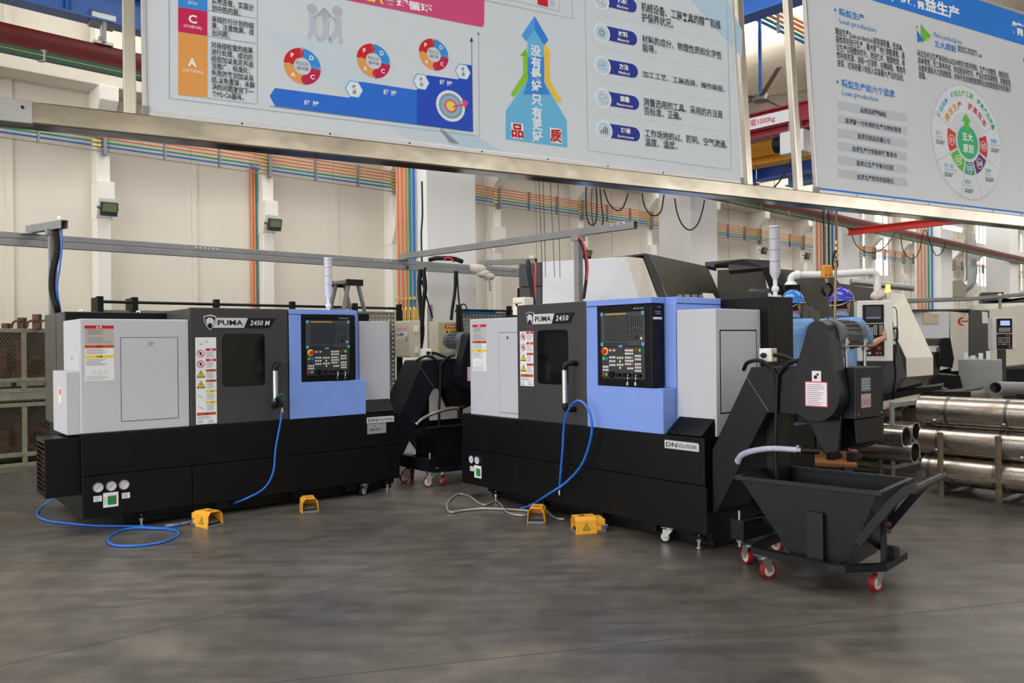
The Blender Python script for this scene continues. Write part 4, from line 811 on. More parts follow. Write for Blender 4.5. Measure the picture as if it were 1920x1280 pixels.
    if not m2:
        q = MB(ink((150, 150, 152))).box(nx0+.005, nx0+.215, .002, .006, .60, .70).build('dealer_plate', R)
        text('百蒙力科技', (nx0+.025, nx0+.165, .63, .652), ink((40, 46, 100)), q, .0012, bold=.02); c6 = MB(ink((90, 92, 100))); c6.face([(nx0+.07, .0014, .675), (nx0+.09, .0014, .668), (nx0+.1, .0014, .69), (nx0+.085, .0014, .684)]); c6.build('dealer_mark', q)
    gs = (.165, .255) if m2 else (.112, .208, .303)
    for g in gs: gauge(R, g, .373, 0, .04 if not m2 else .042)
    lx = .255 if m2 else .205
    ml = MB(m_paper).box(lx-.056, lx+.056, -.0012, 0, .205, .322).build('level_label', R); b = MB(); rect(b, lx-.024, lx+.042, .225, .295, -.0016, (190, 40, 50)); rect(b, lx-.024, lx+.034, .223, .287, -.002, (20, 140, 70)); lines(b, lx-.05, lx-.03, .225, .29, 6, -.0016, seed=2); b.build('label_print', ml)
    for k, xx in enumerate((.162,) if m2 else (.109, .318)): q = MB(m_paper).box(xx-.03, xx+.03, -.0012, 0, .26, .305).build('small_label', R); b = MB(); lines(b, xx-.024, xx+.024, .265, .3, 3, -.0016, seed=k); b.build('label_print', q)
    for x in (2.78, .45):
        e = MB(m_zinc); e.cyl((x, .06, .004), (x, .06, .016), .022, 12).cyl((x, .06, .016), (x, .06, .1), .010, 10).cyl((x, .06, .05), (x, .06, .07), .018, 6); e.build('levelling_foot', R, smooth=True)
        MB(m_black).box(x-.05, x+.05, .04, .13, .075, .095).build('foot_bracket', R)
    caster(R, (2.52, .05), rot=.4, r=.042); MB(m_black).box(2.4, 2.64, .02, .13, .117, .13).build('caster_plate', R)
    return root
LA1 = lathe(M1, False); LA2 = lathe(M2, True)
# ------------------------------------------------------------------ chip conveyors
def conveyor(fr, label, m2):
    o = fr.P; R = thing('chip_conveyor', label, 'conveyor', (o[0], o[1], 0), fr.A, 'chip conveyors')
    y0, y1 = .06, .43
    MB(m_navy).pxz([(2.90, .26), (2.90, .72), (3.225, 1.31), (3.62, 1.322), (3.62, 1.01), (3.345, 1.01), (3.0, .40), (2.94, .30)], y0, y1).build('incline_body', R, bevel=.006)
    b = MB(m_galv).hull([(3.19, y0-.002, 1.243), (3.193, y0-.002, 1.235), (3.355, y0-.002, 1.015), (3.352, y0-.002, 1.023)], [(3.19, y0, 1.243), (3.193, y0, 1.235), (3.355, y0, 1.015), (3.352, y0, 1.023)]); b.build('weld_seam', R)
    MB(m_navy).box(3.62, 3.86, y0, y1, 1.0, 1.318).build('head_body', R, bevel=.005)
    MB(m_navy).box(3.865, 3.95, y0+.005, y1-.015, 1.005, 1.316).build('head_end_box', R, bevel=.005)
    for z, n, c_ in ((1.17, 'maker_plate', (112, 128, 142)), (1.07, 'hazard_plate', (190, 170, 178))):
        q = MB(ink(c_)).box(3.95, 3.951, .13, .25, z, z+.085).build(n, R); b = MB(ink((150, 60, 80) if n == 'hazard_plate' else (190, 200, 208)))
        if n == 'hazard_plate':
            for k in range(3): b.hollow((3.951, .155+.036*k, z+.035), (3.9516, .155+.036*k, z+.035), .016, .013, 14)
        else:
            for k in range(4): b.face([(3.9514, .14, z+.015+.018*k), (3.9514, .235, z+.015+.018*k), (3.9514, .235, z+.02+.018*k), (3.9514, .14, z+.02+.018*k)])
        b.build('plate_print', q)
    for yy, zz in ((.09, 1.03), (.38, 1.03)): MB(m_steel).cyl((3.95, yy, zz), (3.955, yy, zz), .007, 8).build('cover_screw', R)
    # drive guard: a teardrop over the chain
    cx, cz, r0, tx, tz, r1 = 3.752, 1.15, .165, 3.78, 1.535, .072
    def tear(y): 
        P = []
        for k in range(21): a = math.radians(168+204*k/20); P.append((cx+r0*math.cos(a), y, cz+r0*math.sin(a)))
        for k in range(13): a = math.radians(10+160*k/12); P.append((tx+r1*math.cos(a), y, tz+r1*math.sin(a)))
        return P
    g = MB(m_navy).hull(tear(-.07), tear(.05)).build('chain_guard', R, bevel=.004)
    MB(m_alu).box(cx-.01, cx+.05, -.0712, -.07, 1.235, 1.30).build('warning_square', g); b = MB(m_dark); b.ball((cx+.014, -.0716, 1.262), .012, 10, 6, (1, .05, 1)).ball((cx+.028, -.0716, 1.278), .008, 8, 6, (1, .05, 1)); b.build('hand_symbol', g)
    q = MB(ink((196, 30, 60))).box(cx-.058, cx+.092, -.0710, -.07, 1.08, 1.235).build('notice_sheet', g); b = MB(); rect(b, cx-.052, cx+.086, 1.086, 1.229, -.0714, (226, 222, 230)); lines(b, cx-.044, cx+.078, 1.09, 1.22, 11, -.0717, (150, 120, 150), seed=5); b.build('notice_print', g)
    # gear motor behind the guard top
    gm = mat('motor_grey_paint', (92, 96, 100), .45, noise=.1, spec=.5)
    MB(gm).cyl((3.78, .05, 1.52), (3.78, .15, 1.52), .1, 24, .085).box(3.70, 3.86, .06, .14, 1.38, 1.5).build('gearbox', R, bevel=.006, smooth=True)
    mo = MB(gm).cyl((3.78, .15, 1.52), (3.78, .34, 1.52), .078, 24).build('motor', R, smooth=True)
    for k in range(16):
        a = math.radians(22.5*k); d = Vector((math.cos(a), 0, math.sin(a))); MB(gm).hull([Vector((3.78, .17, 1.52))+d*.076+Vector((d.z, 0, -d.x))*.004*s for s in (-1, 1)]+[Vector((3.78, .17, 1.52))+d*.094+Vector((d.z, 0, -d.x))*.003*s for s in (1, -1)], [Vector((3.78, .32, 1.52))+d*.076+Vector((d.z, 0, -d.x))*.004*s for s in (-1, 1)]+[Vector((3.78, .32, 1.52))+d*.094+Vector((d.z, 0, -d.x))*.003*s for s in (1, -1)]).build('cooling_fin', mo)
    MB(gm).cyl((3.78, .325, 1.52), (3.78, .39, 1.52), .094, 24, .088).build('fan_cowl', mo, bevel=.006, smooth=True)
    for yy in (.13, .36):
        MB(m_zinc).cyl((3.86, yy, 1.318), (3.86, yy, 1.50), .011, 12).cyl((3.86, yy, 1.42), (3.86, yy, 1.44), .02, 6).cyl((3.86, yy, 1.465), (3.86, yy, 1.485), .02, 6).build('tension_rod', R, smooth=True)
    MB(m_galv).box(3.80, 3.90, .08, .41, 1.444, 1.454).build('tension_plate', R, bevel=.002)
    # discharge hood
    MB(m_navy).pxz([(3.63, 1.0), (3.86, 1.0), (3.83, .80), (3.74, .775)], y0, y0+.03).build('hood_side', R, bevel=.004); MB(m_navy).pxz([(3.63, 1.0), (3.95, 1.0), (3.95, .84), (3.80, .78), (3.74, .775)], y1-.04, y1-.01).build('hood_side', R, bevel=.004)
    MB(m_black).hull([(3.66, y0+.02, 1.0), (3.66, y1-.03, 1.0), (3.75, y1-.03, .79), (3.75, y0+.02, .79)], [(3.67, y0+.02, 1.0), (3.67, y1-.03, 1.0), (3.76, y1-.03, .79), (3.76, y0+.02, .79)]).hull([(3.93, y0+.02, 1.0), (3.93, y1-.03, 1.0), (3.94, y1-.03, .86), (3.94, y0+.02, .86)], [(3.945, y0+.02, 1.0), (3.945, y1-.03, 1.0), (3.955, y1-.03, .86), (3.955, y0+.02, .86)]).build('hood_lip', R)
    # isolator box and its flexible leads
    ib = MB(m_ivory).box(3.26, 3.355, .10, .17, 1.345, 1.435).build('isolator_box', R, bevel=.006); MB(m_paper).box(3.275, 3.335, .097, .1, 1.36, 1.418).build('dial_plate', ib); MB(m_dark).cyl((3.305, .075, 1.388), (3.305, .098, 1.388), .018, 14).box(3.287, 3.323, .068, .08, 1.383, 1.393).build('dial_knob', ib)
    for k, pts in enumerate(([(3.355, .13, 1.39), (3.42, .13, 1.385), (3.52, .14, 1.35), (3.62, .14, 1.33)], [(3.14, .10, 1.29), (3.2, .06, 1.34), (3.30, .05, 1.355), (3.39, .05, 1.30), (3.43, .04, 1.24)], [(3.60, .02, 1.36), (3.52, .04, 1.34), (3.45, .045, 1.28), (3.43, .045, 1.22), (3.42, .045, .95), (3.41, .05, .75), (3.42, .06, .3)])): MB(m_cable).tube(spl(pts, 6), .014, 8).build('flexible_lead', R, smooth=True)
    MB(m_rubber).cyl((3.43, .045, 1.27), (3.43, .045, 1.17), .02, 12, .014).build('lead_gland', R, smooth=True)
    # clear drain hose
    hm = mat('clear_spiral_hose', (184, 180, 206), .25, noise=.25, nscale=70) if m2 else mat('braided_steel_hose', (150, 140, 128), .35, .7, noise=.3, nscale=80)
    pts = spl([(3.12, .045, .655), (3.18, .0, .715), (3.29, -.03, .76), (3.44, -.03, .79), (3.63, .0, .795)], 10)
    hs = MB(hm).tube(pts, .018, 10).build('drain_hose', R, smooth=True)
    hb = MB(hm)
    for i in range(2, len(pts)-2): d = (pts[i+1]-pts[i-1]).normalized(); hb.hollow(pts[i]-d*.002, pts[i]+d*.002, .0197, .017, 12)
    hb.build('spiral_ribs', hs, smooth=True); MB(m_dark).cyl((3.62, .0, .795), (3.72, .05, .795), .022, 12).build('hose_stub', R, smooth=True)
    for i in (1, -2): d = (pts[i]-pts[i-1]).normalized(); MB(m_chrome).hollow(pts[i]-d*.008, pts[i]+d*.008, .022, .017, 14).box(pts[i].x-.008, pts[i].x+.008, pts[i].y-.02, pts[i].y-.005, pts[i].z+.015, pts[i].z+.032).build('hose_clamp', R)
    # stand with casters
    MB(m_navy).box(3.27, 3.36, .16, .30, .29, 1.0).build('stand_leg', R, bevel=.004)
    MB(m_navy).box(3.16, 3.26, -.1, .46, .17, .30).box(3.2, 3.4, .12, .3, .25, .30).build('stand_beam', R, bevel=.005)
    MB(m_zinc).cyl((3.21, -.07, .12), (3.21, -.07, .36), .010, 10).cyl((3.21, -.07, .15), (3.21, -.07, .165), .02, 6).build('jack_screw', R, smooth=True)
    caster(R, (3.25, -.02), rot=math.radians(-25), r=.052, tread=m_red); caster(R, (3.22, .40), rot=math.radians(-10), r=.052, tread=m_red)
    return R
conveyor(M1, 'dark chip conveyor at the right end of the left lathe, with braided hose', False)
conveyor(M2, 'dark chip conveyor at the right lathe with clear hose and teardrop guard', True)
# ------------------------------------------------------------------ chip carts
def cart(loc, rot, label):
    R = thing('chip_cart', label, 'cart', loc, rot, 'chip carts')
    L_, Wd, zt, zb = .86, .58, .62, .13; t = .006
    top = [(0, 0), (L_, 0), (L_, Wd), (0, Wd)]; bot = [(.36, .02), (.66, .02), (.66, Wd-.02), (.36, Wd-.02)]
    b = MB(m_navy)
    for i in range(4):
        j = (i+1) % 4; n = Vector((-(top[j][1]-top[i][1]), top[j][0]-top[i][0], 0)).normalized()*t
        f = [Vector((*top[i], zt)), Vector((*top[j], zt)), Vector((*bot[j], zb)), Vector((*bot[i], zb))]; b.hull(f, [q+n for q in f])
    b.pxy(bot, zb, zb+.006); b.build('hopper', R)
    rm = MB(m_navy); e = .02
    rm.box(-e, L_+e, -e, .012, zt-.022, zt+.004).box(-e, L_+e, Wd-.012, Wd+e, zt-.022, zt+.004).box(-e, .012, .012, Wd-.012, zt-.022, zt+.004).box(L_-.012, L_+e, .012, Wd-.012, zt-.022, zt+.004); rm.build('rim', R, bevel=.003)
    MB(m_navy).pxz([(.45, .13), (.55, .13), (.55, .46), (.45, .46)], -.03, .02).build('stiffener', R, bevel=.003)
    for yy in (.02, Wd-.02): MB(m_navy).sweep([(.73, yy, .30), (.92, yy, .56), (1.0, yy, .645), (1.06, yy, .66)], [(-.012,-.025),(.012,-.025),(.012,.025),(-.012,.025)], up=(0,0,1)).build('handle_arm', R, bevel=.003)
    MB(m_navy).cyl((1.045, -.01, .655), (1.045, Wd+.02, .655), .023, 16).build('push_bar', R, smooth=True)
    fr_ = MB(m_navy); P = [(.08, .06, .165), (.10, .0, .165), (.60, -.075, .165), (.68, -.06, .165), (.84, .11, .165), (.85, Wd-.12, .165), (.62, Wd+.07, .165), (.10, Wd, .165), (.08, Wd-.06, .165)]
    fr_.sweep(P, [(-.025,-.02),(.025,-.02),(.025,.02),(-.025,.02)], closed=True, up=(0,0,1)); fr_.build('base_frame', R)
    MB(m_navy).bar((.50, -.04, .165), (.50, Wd+.04, .165), .05, .03).bar((.62, -.04, .165), (.62, Wd+.04, .165), .05, .03).build('cross_tube', R)
    MB(m_navy).bar((.82, .2, .17), (.82, .2, .44), .03, .03).box(.80, .86, .28, .36, .18, .24).build('latch_post', R, bevel=.003); MB(m_rust).cyl((.83, .2, .40), (.86, .2, .40), .016, 10).cyl((.83, .2, .36), (.86, .2, .36), .012, 10).build('latch_bolt', R)
    for c_ in ((.17, -.01), (.17, Wd-.02)): caster(R, c_, rot=math.radians(-115), r=.053, tread=m_red)
    caster(R, (.79, .20), rot=math.radians(75), r=.053, tread=m_red)
    return R
q = M2.w(3.32, -.235); cart((q[0], q[1], 0), M2.A+math.radians(8), 'black tipping chip cart on red casters in the right foreground')
q = M1.w(3.20, -.06); cart((q[0], q[1], 0), M1.A+math.radians(2), 'black tipping chip cart half hidden between the two lathes')
# ------------------------------------------------------------------ foot pedals
def pedal(loc, rot, label):
    R = thing('foot_pedal', label, 'foot pedal', loc, rot, 'yellow foot pedals')
    w, l, h, t = .075, .17, .13, .005                # opening towards -y
    mg = mat('grey_cast_pedal', (118, 120, 122), .45, .3, noise=.1)
    MB(mg).box(-w+.008, w-.008, -.01, .25, 0, .022).pyz([(.17, .02), (.25, .02), (.25, .05), (.17, .07)], -w+.02, w-.02).build('base', R, bevel=.004)
    def prof(x): return [(0, 0, 0)]
    sh = MB(m_yel); o = [(-w, 0), (-w+.008, h-.03), (-w+.03, h), (w-.03, h), (w-.008, h-.03), (w, 0)]; i_ = [(-w+t, 0), (-w+.008+t, h-.032), (-w+.032, h-t), (w-.032, h-t), (w-.008-t, h-.032), (w-t, 0)]
    for k in range(5): sh.hull([(o[k][0], .0, o[k][1]), (o[k+1][0], .0, o[k+1][1]), (i_[k+1][0], .0, i_[k+1][1]), (i_[k][0], .0, i_[k][1])], [(o[k][0], l, o[k][1]), (o[k+1][0], l, o[k+1][1]), (i_[k+1][0], l, i_[k+1][1]), (i_[k][0], l, i_[k][1])])
    sh.build('hood', R); MB(m_yel).pxz([(-w+.004, .02), (-w+.01, h-.03), (-w+.032, h-.004), (w-.032, h-.004), (w-.01, h-.03), (w-.004, .02)], l-.004, l+.002).build('hood_back', R)
    MB(m_yel).box(-w+.016, w-.016, l, l+.075, .055, h-.025).box(-w+.03, w-.03, l, l+.06, h-.03, h-.012).box(-w+.004, w-.004, l-.02, l+.04, .02, .055).build('rear_housing', R, bevel=.006)
    tr = MB(mg).pyz([(.02, .022), (.13, .022), (.135, .055), (.12, .065), (.03, .04), (.02, .032)], -w+.016, w-.016).build('treadle', R, bevel=.003); MB(m_dark).box(-w+.02, w-.02, .016, .022, .022, .036).build('treadle_edge', tr); MB(m_steel).cyl((0, .05, .045), (0, .05, .053), .006, 8).build('treadle_screw', tr)
    for s in (-1, 1):
        x = s*(w+.0008); k = .004*s
        b = MB(ink((30, 28, 16))).face([(x, .055, .03), (x, .115, .03), (x-k*.8, .085, .085)]); b.use(ink((176, 200, 40))).face([(x+.0006*s, .063, .035), (x+.0006*s, .107, .035), (x+.0006*s-k*.6, .085, .075)]); b.use(ink((30, 28, 16))).face([(x+.0012*s, .083, .038), (x+.0012*s, .088, .038), (x+.0012*s-k*.5, .087, .065), (x+.0012*s-k*.5, .083, .065)]); b.build('hazard_triangle', R)
    b = MB(ink((120, 84, 30))).box(-.03, .03, .05, .09, h, h+.0006); b.build('top_print', R)
    MB(m_zinc).cyl((0, .25, .04), (0, .28, .04), .012, 10).build('cable_gland', R, smooth=True)
    return R
a = atz(404, 988, 0); pedal(a, math.radians(55), 'yellow foot pedal turned sideways in front of the left lathe beside the hose')
a = atz(582, 962, 0); pedal(a, math.radians(22), 'yellow foot pedal with open front towards us before the left lathe')
a = atz(1005, 982, 0); pedal(a, math.radians(-8), 'yellow foot pedal with open front before the right lathe')
a = atz(1075, 998, 0); pedal(a, math.radians(-78), 'yellow foot pedal showing its side before the right lathe')
# ------------------------------------------------------------------ hoses on the floor
F = lambda u, v, z=.012: atz(u, v, z)
mm1 = lambda u, v, y: Vector(M1.w(*fry(M1, u, v, y)[:2], fry(M1, u, v, y)[2])); mm2 = lambda u, v, y: Vector(M2.w(*fry(M2, u, v, y)[:2], fry(M2, u, v, y)[2]))
hose([mm1(528, 768, -.05), mm1(526, 790, -.05), mm1(517, 840, -.05), mm1(512, 885, -.06), mm1(495, 915, -.09), mm1(460, 935, -.14), F(412, 952), F(378, 967), F(340, 982), F(300, 990), F(260, 989), F(225, 995), F(203, 1010), F(212, 1021), F(250, 1023), F(300, 1017), F(330, 1005), F(331, 995), F(300, 990), F(250, 986), F(180, 985), F(130, 981), F(90, 976), F(70, 966), F(76, 952), F(92, 940, .06), F(110, 930, .15)], .0085, m_hose, 'long blue air hose from left lathe door curling on the floor', name='air_hose')
g = thing('air_gun', 'black and green air gun hanging on the left lathe door handle', 'air gun', mm1(524, 752, -.12), M1.A)
MB(m_dark).tube(spl([(-.03, 0, .03), (0, 0, 0), (.02, 0, -.05)], 5), .02, 10).build('body', g, smooth=True); MB(mat('green_coil', (24, 104, 74), .45)).tube(spl([(-.06, 0, .0), (-.02, -.01, .05), (.03, -.01, .06), (.04, 0, .0)], 6), .006, 6).build('hook_wire', g, smooth=True); MB(m_brass).cyl((.025, 0, -.06), (.03, 0, -.1), .009, 10).build('connector', g, smooth=True)
hose([mm2(1049, 915, -.02), mm2(1051, 890, -.05), mm2(1055, 840, -.06), mm2(1058, 795, -.07), mm2(1066, 768, -.1), mm2(1080, 752, -.115), mm2(1094, 755, -.1), mm2(1106, 775, -.09), mm2(1110, 805, -.08), mm2(1103, 840, -.07), mm2(1088, 875, -.07), mm2(1060, 905, -.09), mm2(1030, 925, -.14), F(1000, 944, .06), F(975, 954)], .0095, m_hose, 'blue air hose looped over the right lathe door handle', name='air_hose')
cn_ = mm2(1049, 918, -.02); b = MB(m_chrome); b.cyl(cn_, cn_+Vector((0, 0, -.045)), .009, 12).cyl(cn_+Vector((0, 0, -.012)), cn_+Vector((0, 0, -.03)), .013, 12); tag(b.build('hose_connector', smooth=True), 'chrome quick connector hanging from the looped blue hose', 'connector')
hose([F(945, 920, .08), F(935, 932), F(915, 945), F(900, 944), F(880, 930), F(860, 926), F(845, 935), F(838, 950), F(845, 960), F(865, 957), F(910, 953), F(960, 955), F(990, 957)], .010, m_braid, 'grey braided cable looping on the floor left of the right lathe', 'cable')
hose([F(931, 938), F(940, 946), F(948, 958), F(962, 964), F(980, 966), F(992, 964)], .009, m_braid, 'short grey braided cable running to the open pedal', 'cable')
hose([F(1026, 957), F(1035, 967), F(1045, 972), F(1058, 973)], .009, m_braid, 'grey braided cable between the two right pedals', 'cable')
hose([F(1112, 990, .04), F(1122, 990, .03), F(1132, 990, .012), F(1140, 988)], .009, m_braid, 'stub of grey braided cable behind the sideways right pedal', 'cable')
hose([F(310, 985), F(340, 982), F(365, 976), F(378, 972), F(390, 974)], .009, m_braid, 'grey braided cable behind the left pedal', 'cable')
hose([F(950, 922, .1), F(958, 930, .03), F(970, 933), F(985, 932)], .012, mat('orange_red_cable', (170, 60, 40), .5), 'reddish cable end under the right lathe', 'cable')
# ------------------------------------------------------------------ mesh stillages at far left
def stillage(z0, label):
    R = thing('mesh_stillage', label, 'stillage', W.w(1.05, 11.6, z0), W.A, 'stacked mesh stillages'); Lx, D, H = 2.0, .62, .80
    f = MB(m_rackg)
    for x in [i*.385 for i in range(6)]:
        for y in (0, D): MB(m_rackg).box(x, x+.055, y, y+.04, .02, H).build('post', R, bevel=.004)
    for z in (.0, .13, H-.05):
        for y in (0, D): MB(m_rackg).box(0, Lx, y-.004, y+.044, z, z+.05).build('rail', R, bevel=.004)
        for x in (0, Lx-.05): MB(m_rackg).box(x, x+.05, 0, D, z, z+.05).build('end_rail', R, bevel=.004)
    MB(m_rackg).box(0, Lx, 0, D, .125, .135).build('deck', R)
    m_inshade = mat('stillage_inner_shade', (44, 36, 31), .8, noise=.4, nscale=9); MB(m_inshade).box(0, Lx, D-.01, D, .13, .78).build('back_shade_sheet', R)  # added dark rust-brown sheets, painting in the shadow inside the cage
    for x in (.0, Lx-.01): MB(m_inshade).box(x, x+.01, 0, D, .13, .78).build('end_shade_sheet', R)
    ms = MB(mat('worn_expanded_metal', (112, 100, 86), .6, .3, noise=.3)); n = 46                       # expanded metal on the front
    for k in range(-14, 66):
        x0 = k*.034
        for s in (-1, 1):
            a, b = (x0, .18), (x0+s*.57*.62, .75)
            if s < 0: a = (x0+.3, .18); b = (a[0]-.57*.62, .75)
            x_lo, x_hi = 0.0, Lx
            ts = [0, 1]
            dx = b[0]-a[0]
            t0_ = max(0, (x_lo-a[0])/dx if dx > 0 else (x_hi-a[0])/dx); t1_ = min(1, (x_hi-a[0])/dx if dx > 0 else (x_lo-a[0])/dx)
            if t1_-t0_ < .05: continue
            P = (a[0]+dx*t0_, a[1]+.57*t0_); Q = (a[0]+dx*t1_, a[1]+.57*t1_)
            ms.add([(P[0], .018, P[1]), (P[0]+.006, .018, P[1]), (Q[0]+.006, .018, Q[1]), (Q[0], .018, Q[1]), (P[0]+.003, .024, P[1]), (Q[0]+.003, .024, Q[1])], [(0,1,2,3), (1,4,5,2), (4,0,3,5)])
    ms.build('expanded_mesh', R, kind='stuff')
    return R
stillage(.0, 'lower grey-green mesh stillage standing on the floor at far left'); stillage(.93, 'upper grey-green mesh stillage stacked on the lower one at far left')
rnd = random.Random(3)
for z0, n in ((.14, 9), (1.07, 9)):
    for i in range(n):
        x = 1.25+.2*i; y = 11.85+rnd.uniform(0, .15); b = MB(m_rust); h = rnd.uniform(.25, .5) if z0 < 1 else rnd.uniform(.3, .55)
        if i % 3 == 0: b.hollow(W.w(x, y, z0+.16), W.w(x, y+.15, z0+.16), .15, .1, 20)
        else: wbox(b, x-.05, x+.05, y-.05, y+.1, z0, z0+h); wbox(b, x-.09, x+.09, y-.02, y+.05, z0+.02, z0+.1)
        tag(b.build('scrap_part', bevel=.006, smooth=(i % 3 == 0)), f"rusty {'ring-shaped' if i % 3 == 0 else 'block-shaped'} casting lying in the {'lower' if z0 < 1 else 'upper'} stillage", 'scrap part', 'cast parts in the stillages')
for i, (u, h) in enumerate(((8, .05), (38, .12), (66, .16))):
    b = MB(m_rust); q = at(u, 612, 10.15); r = 'square stub post on top of the upper stillage, ' + ('leftmost short one', 'middle one', 'tallest beside the left lathe')[i]
    b.box(q.x-.04, q.x+.04, q.y, q.y+.08, 1.72, 1.75+h); tag(b.build('stub_post', bevel=.004), r, 'post')
for i, u in enumerate((30, 58, 82)):
    q = at(u, 612, 10.1); b = MB(m_rust); b.tube(spl([(q.x-.05, q.y, 1.74), (q.x-.04, q.y, 1.8), (q.x, q.y, 1.825), (q.x+.06, q.y, 1.82)], 5), .014, 8); tag(b.build('lifting_hook', smooth=True), 'bent rusty rod hook on the upper stillage, ' + ('left', 'middle', 'right')[i] + ' one', 'hook')
# ------------------------------------------------------------------ perforated tool fence behind the lathes
def tpos(u, y=9.0): return fry(W, u, 580, y)[0]
m_perf = mat('perforated_grey_sheet', (150, 150, 142), .5, .2, noise=.05)
def perf(x0, x1, z0, z1, label):
    R = thing('pegboard_stand', label, 'tool panel', W.w(x0, 9.02, 0), W.A, 'perforated tool panels'); p = .06; b = MB(m_perf); nx = int((x1-x0)/p); nz = int((z1-z0)/p); h = .008
    for i in range(nx):
        for j in range(nz):
            a, c = i*p, z0+j*p; e = p; cx, cz = a+p/2+(p/2 if j % 2 else 0)*0, c+p/2
            o = [(a, c), (a+e, c), (a+e, c+e), (a, c+e)]; q = [(cx, cz-h*1.5), (cx+h*1.5, cz), (cx, cz+h*1.5), (cx-h*1.5, cz)]
            V = [(x, 0, z) for x, z in o]+[(x, 0, z) for x, z in q]; b.add(V, [(0, 1, 5, 4), (1, 2, 6, 5), (2, 3, 7, 6), (3, 0, 4, 7)])
    o = b.build('perforated_sheet', R); sm = o.modifiers.new('thickness', 'SOLIDIFY'); sm.thickness = .002
    MB(m_perf).box(0, nx*p, -.006, .012, z1-.02, z1+.004).box(0, nx*p, -.006, .012, z0-.004, z0+.016).build('sheet_edge', R)
    return R
perf(2.42, 3.40, .9, 1.87, 'perforated grey tool panel showing above the left lathe head'); perf(tpos(660), tpos(746), .75, 1.905, 'perforated grey tool panel right of the left lathe'); perf(tpos(862), tpos(1000), .9, 1.93, 'perforated grey tool panel behind the right lathe head')
for u, lab in ((185, 'leftmost black fence post'), (250, 'second black fence post'), (403, 'black fence post behind the left lathe badge'), (545, 'black fence post behind the blue cover edge'), (662, 'black fence post behind the ladder foot'), (745, 'black fence post beside the beige box'), (857, 'black fence post left of the blue strip'), (951, 'black fence post right of the blue strip')):
    x = tpos(u); R = thing('fence_post', lab, 'post', W.w(x, 8.96, 0), W.A, 'black fence posts'); MB(m_dark).box(-.03, .03, -.03, .03, 0, 2.01 if u < 850 else 2.03).build('upright', R, bevel=.004); MB(m_dark).box(-.05, .05, -.045, .045, 0, .012).build('foot_plate', R)
    if u < 260: MB(m_dark).box(-.03, -.01, .03, .2, 1.85, 2.0).build('side_bracket', R)
for a, c, lab in ((183, 746, 'long black fence tube behind the left lathe'), (857, 990, 'short black fence tube behind the right lathe head')):
    b = MB(m_dark); b.cyl(W.w(tpos(a), 8.955, 1.955), W.w(tpos(c), 8.955, 1.955), .016, 12); tag(b.build('fence_rail', smooth=True), lab, 'rail')
b = MB(mat('blue_strip_enamel', (52, 140, 200), .45)); wbox(b, tpos(858), tpos(929), 8.985, 9.01, 1.90, 1.965); tag(b.build('blue_bin_strip', bevel=.003), 'blue metal strip on top of the perforated panel', 'strip')
# ------------------------------------------------------------------ switch boxes, sockets, cables on the column
def ebox(x0, x1, y0, y1, z0, z1, label, left):
    q = W.w(x0, y0, z0); R = thing('switch_box', label, 'electrical box', q, W.A); w, d, h = x1-x0, y1-y0, z1-z0
    MB(m_beige).box(0, w, 0, d, 0, h).build('case', R, bevel=.006)
    if left:
        MB(m_beige).box(-.008, 0, .012, d-.012, .012, h-.012).build('door', R, bevel=.003); MB(m_chrome).cyl((-.02, .06, h*.45), (-.008, .06, h*.45), .012, 10).box(-.022, -.012, .05, .07, h*.45, h*.58).build('door_latch', R)
        b = MB(m_paper).box(-.0095, -.008, d-.30, d-.06, h*.52, h*.8).build('notice', R); MB(ink((214, 70, 150))).box(-.0102, -.0095, d-.295, d-.065, h*.72, h*.8).build('notice_band', b)
        text('有电危险', (-(d-.075), -(d-.285), h*.735, h*.79), ink((245, 245, 245)), b, -.0108, bold=.02, axis='yz'); text('当心触电', (-(d-.07), -(d-.22), h*.57, h*.68), ink((50, 50, 60)), b, -.0108, bold=.02, axis='yz')
        MB(m_paper).box(.05, .12, -.012, 0, h*.68, h*.85).build('socket', R, bevel=.004); MB(m_paper).box(.06, .12, -.012, 0, .05, .14).build('socket', R, bevel=.004)
    else:
        MB(m_beige).box(.012, w-.012, -.008, 0, .012, h-.012).build('door', R, bevel=.003)
        b = MB(ink((232, 206, 60))).box(w*.25, w*.72, -.0095, -.008, h*.55, h*.9).build('notice', R); MB(ink(RED)).box(w*.25, w*.72, -.0102, -.0095, h*.78, h*.9).build('notice_band', b); text('有电危险', (w*.3, w*.68, h*.8, h*.88), ink((245, 245, 245)), b, -.0108, bold=.02); text('当心触电', (w*.45, w*.7, h*.6, h*.72), ink((30, 30, 30)), b, -.0108, bold=.02)
        MB(m_dark).pxz([(w*.28, h*.58), (w*.42, h*.58), (w*.35, h*.74)], -.0103, -.0095).build('notice_triangle', b)
    return R
ebox(5.98, 6.14, 8.57, 8.93, 1.31, 1.785, 'beige switch box with pink notice hanging on the black fence post', True)
ebox(6.86, 7.31, 9.15, 9.37, 1.33, 1.80, 'beige switch box with yellow and red notice on the white column', False)
YC = 10.9
for pts, lab in (([(788, 505), (786, 540), (789, 580), (792, 620), (788, 655)], 'thickest black cable hanging beside the beige boxes'), ([(794, 505), (797, 540), (793, 575), (790, 640)], 'black cable hanging just right of the thickest one'), ([(790, 525), (799, 555), (808, 585), (811, 596)], 'black cable bending into the right beige box'), ([(791, 340), (792, 400), (790, 440), (791, 490)], 'thin black cable running down the white column'), ([(854, 508), (853, 545), (848, 580), (846, 600)], 'thick black cable right of the column'), ([(857, 508), (860, 560), (865, 590), (868, 622)], 'thin black cable running to the conveyor motor')):
    hose([at(u, v, YC) for u, v in pts], .03 if 'thickest' in lab else (.022 if 'thick ' in lab else .012), m_cable, lab, 'cable')
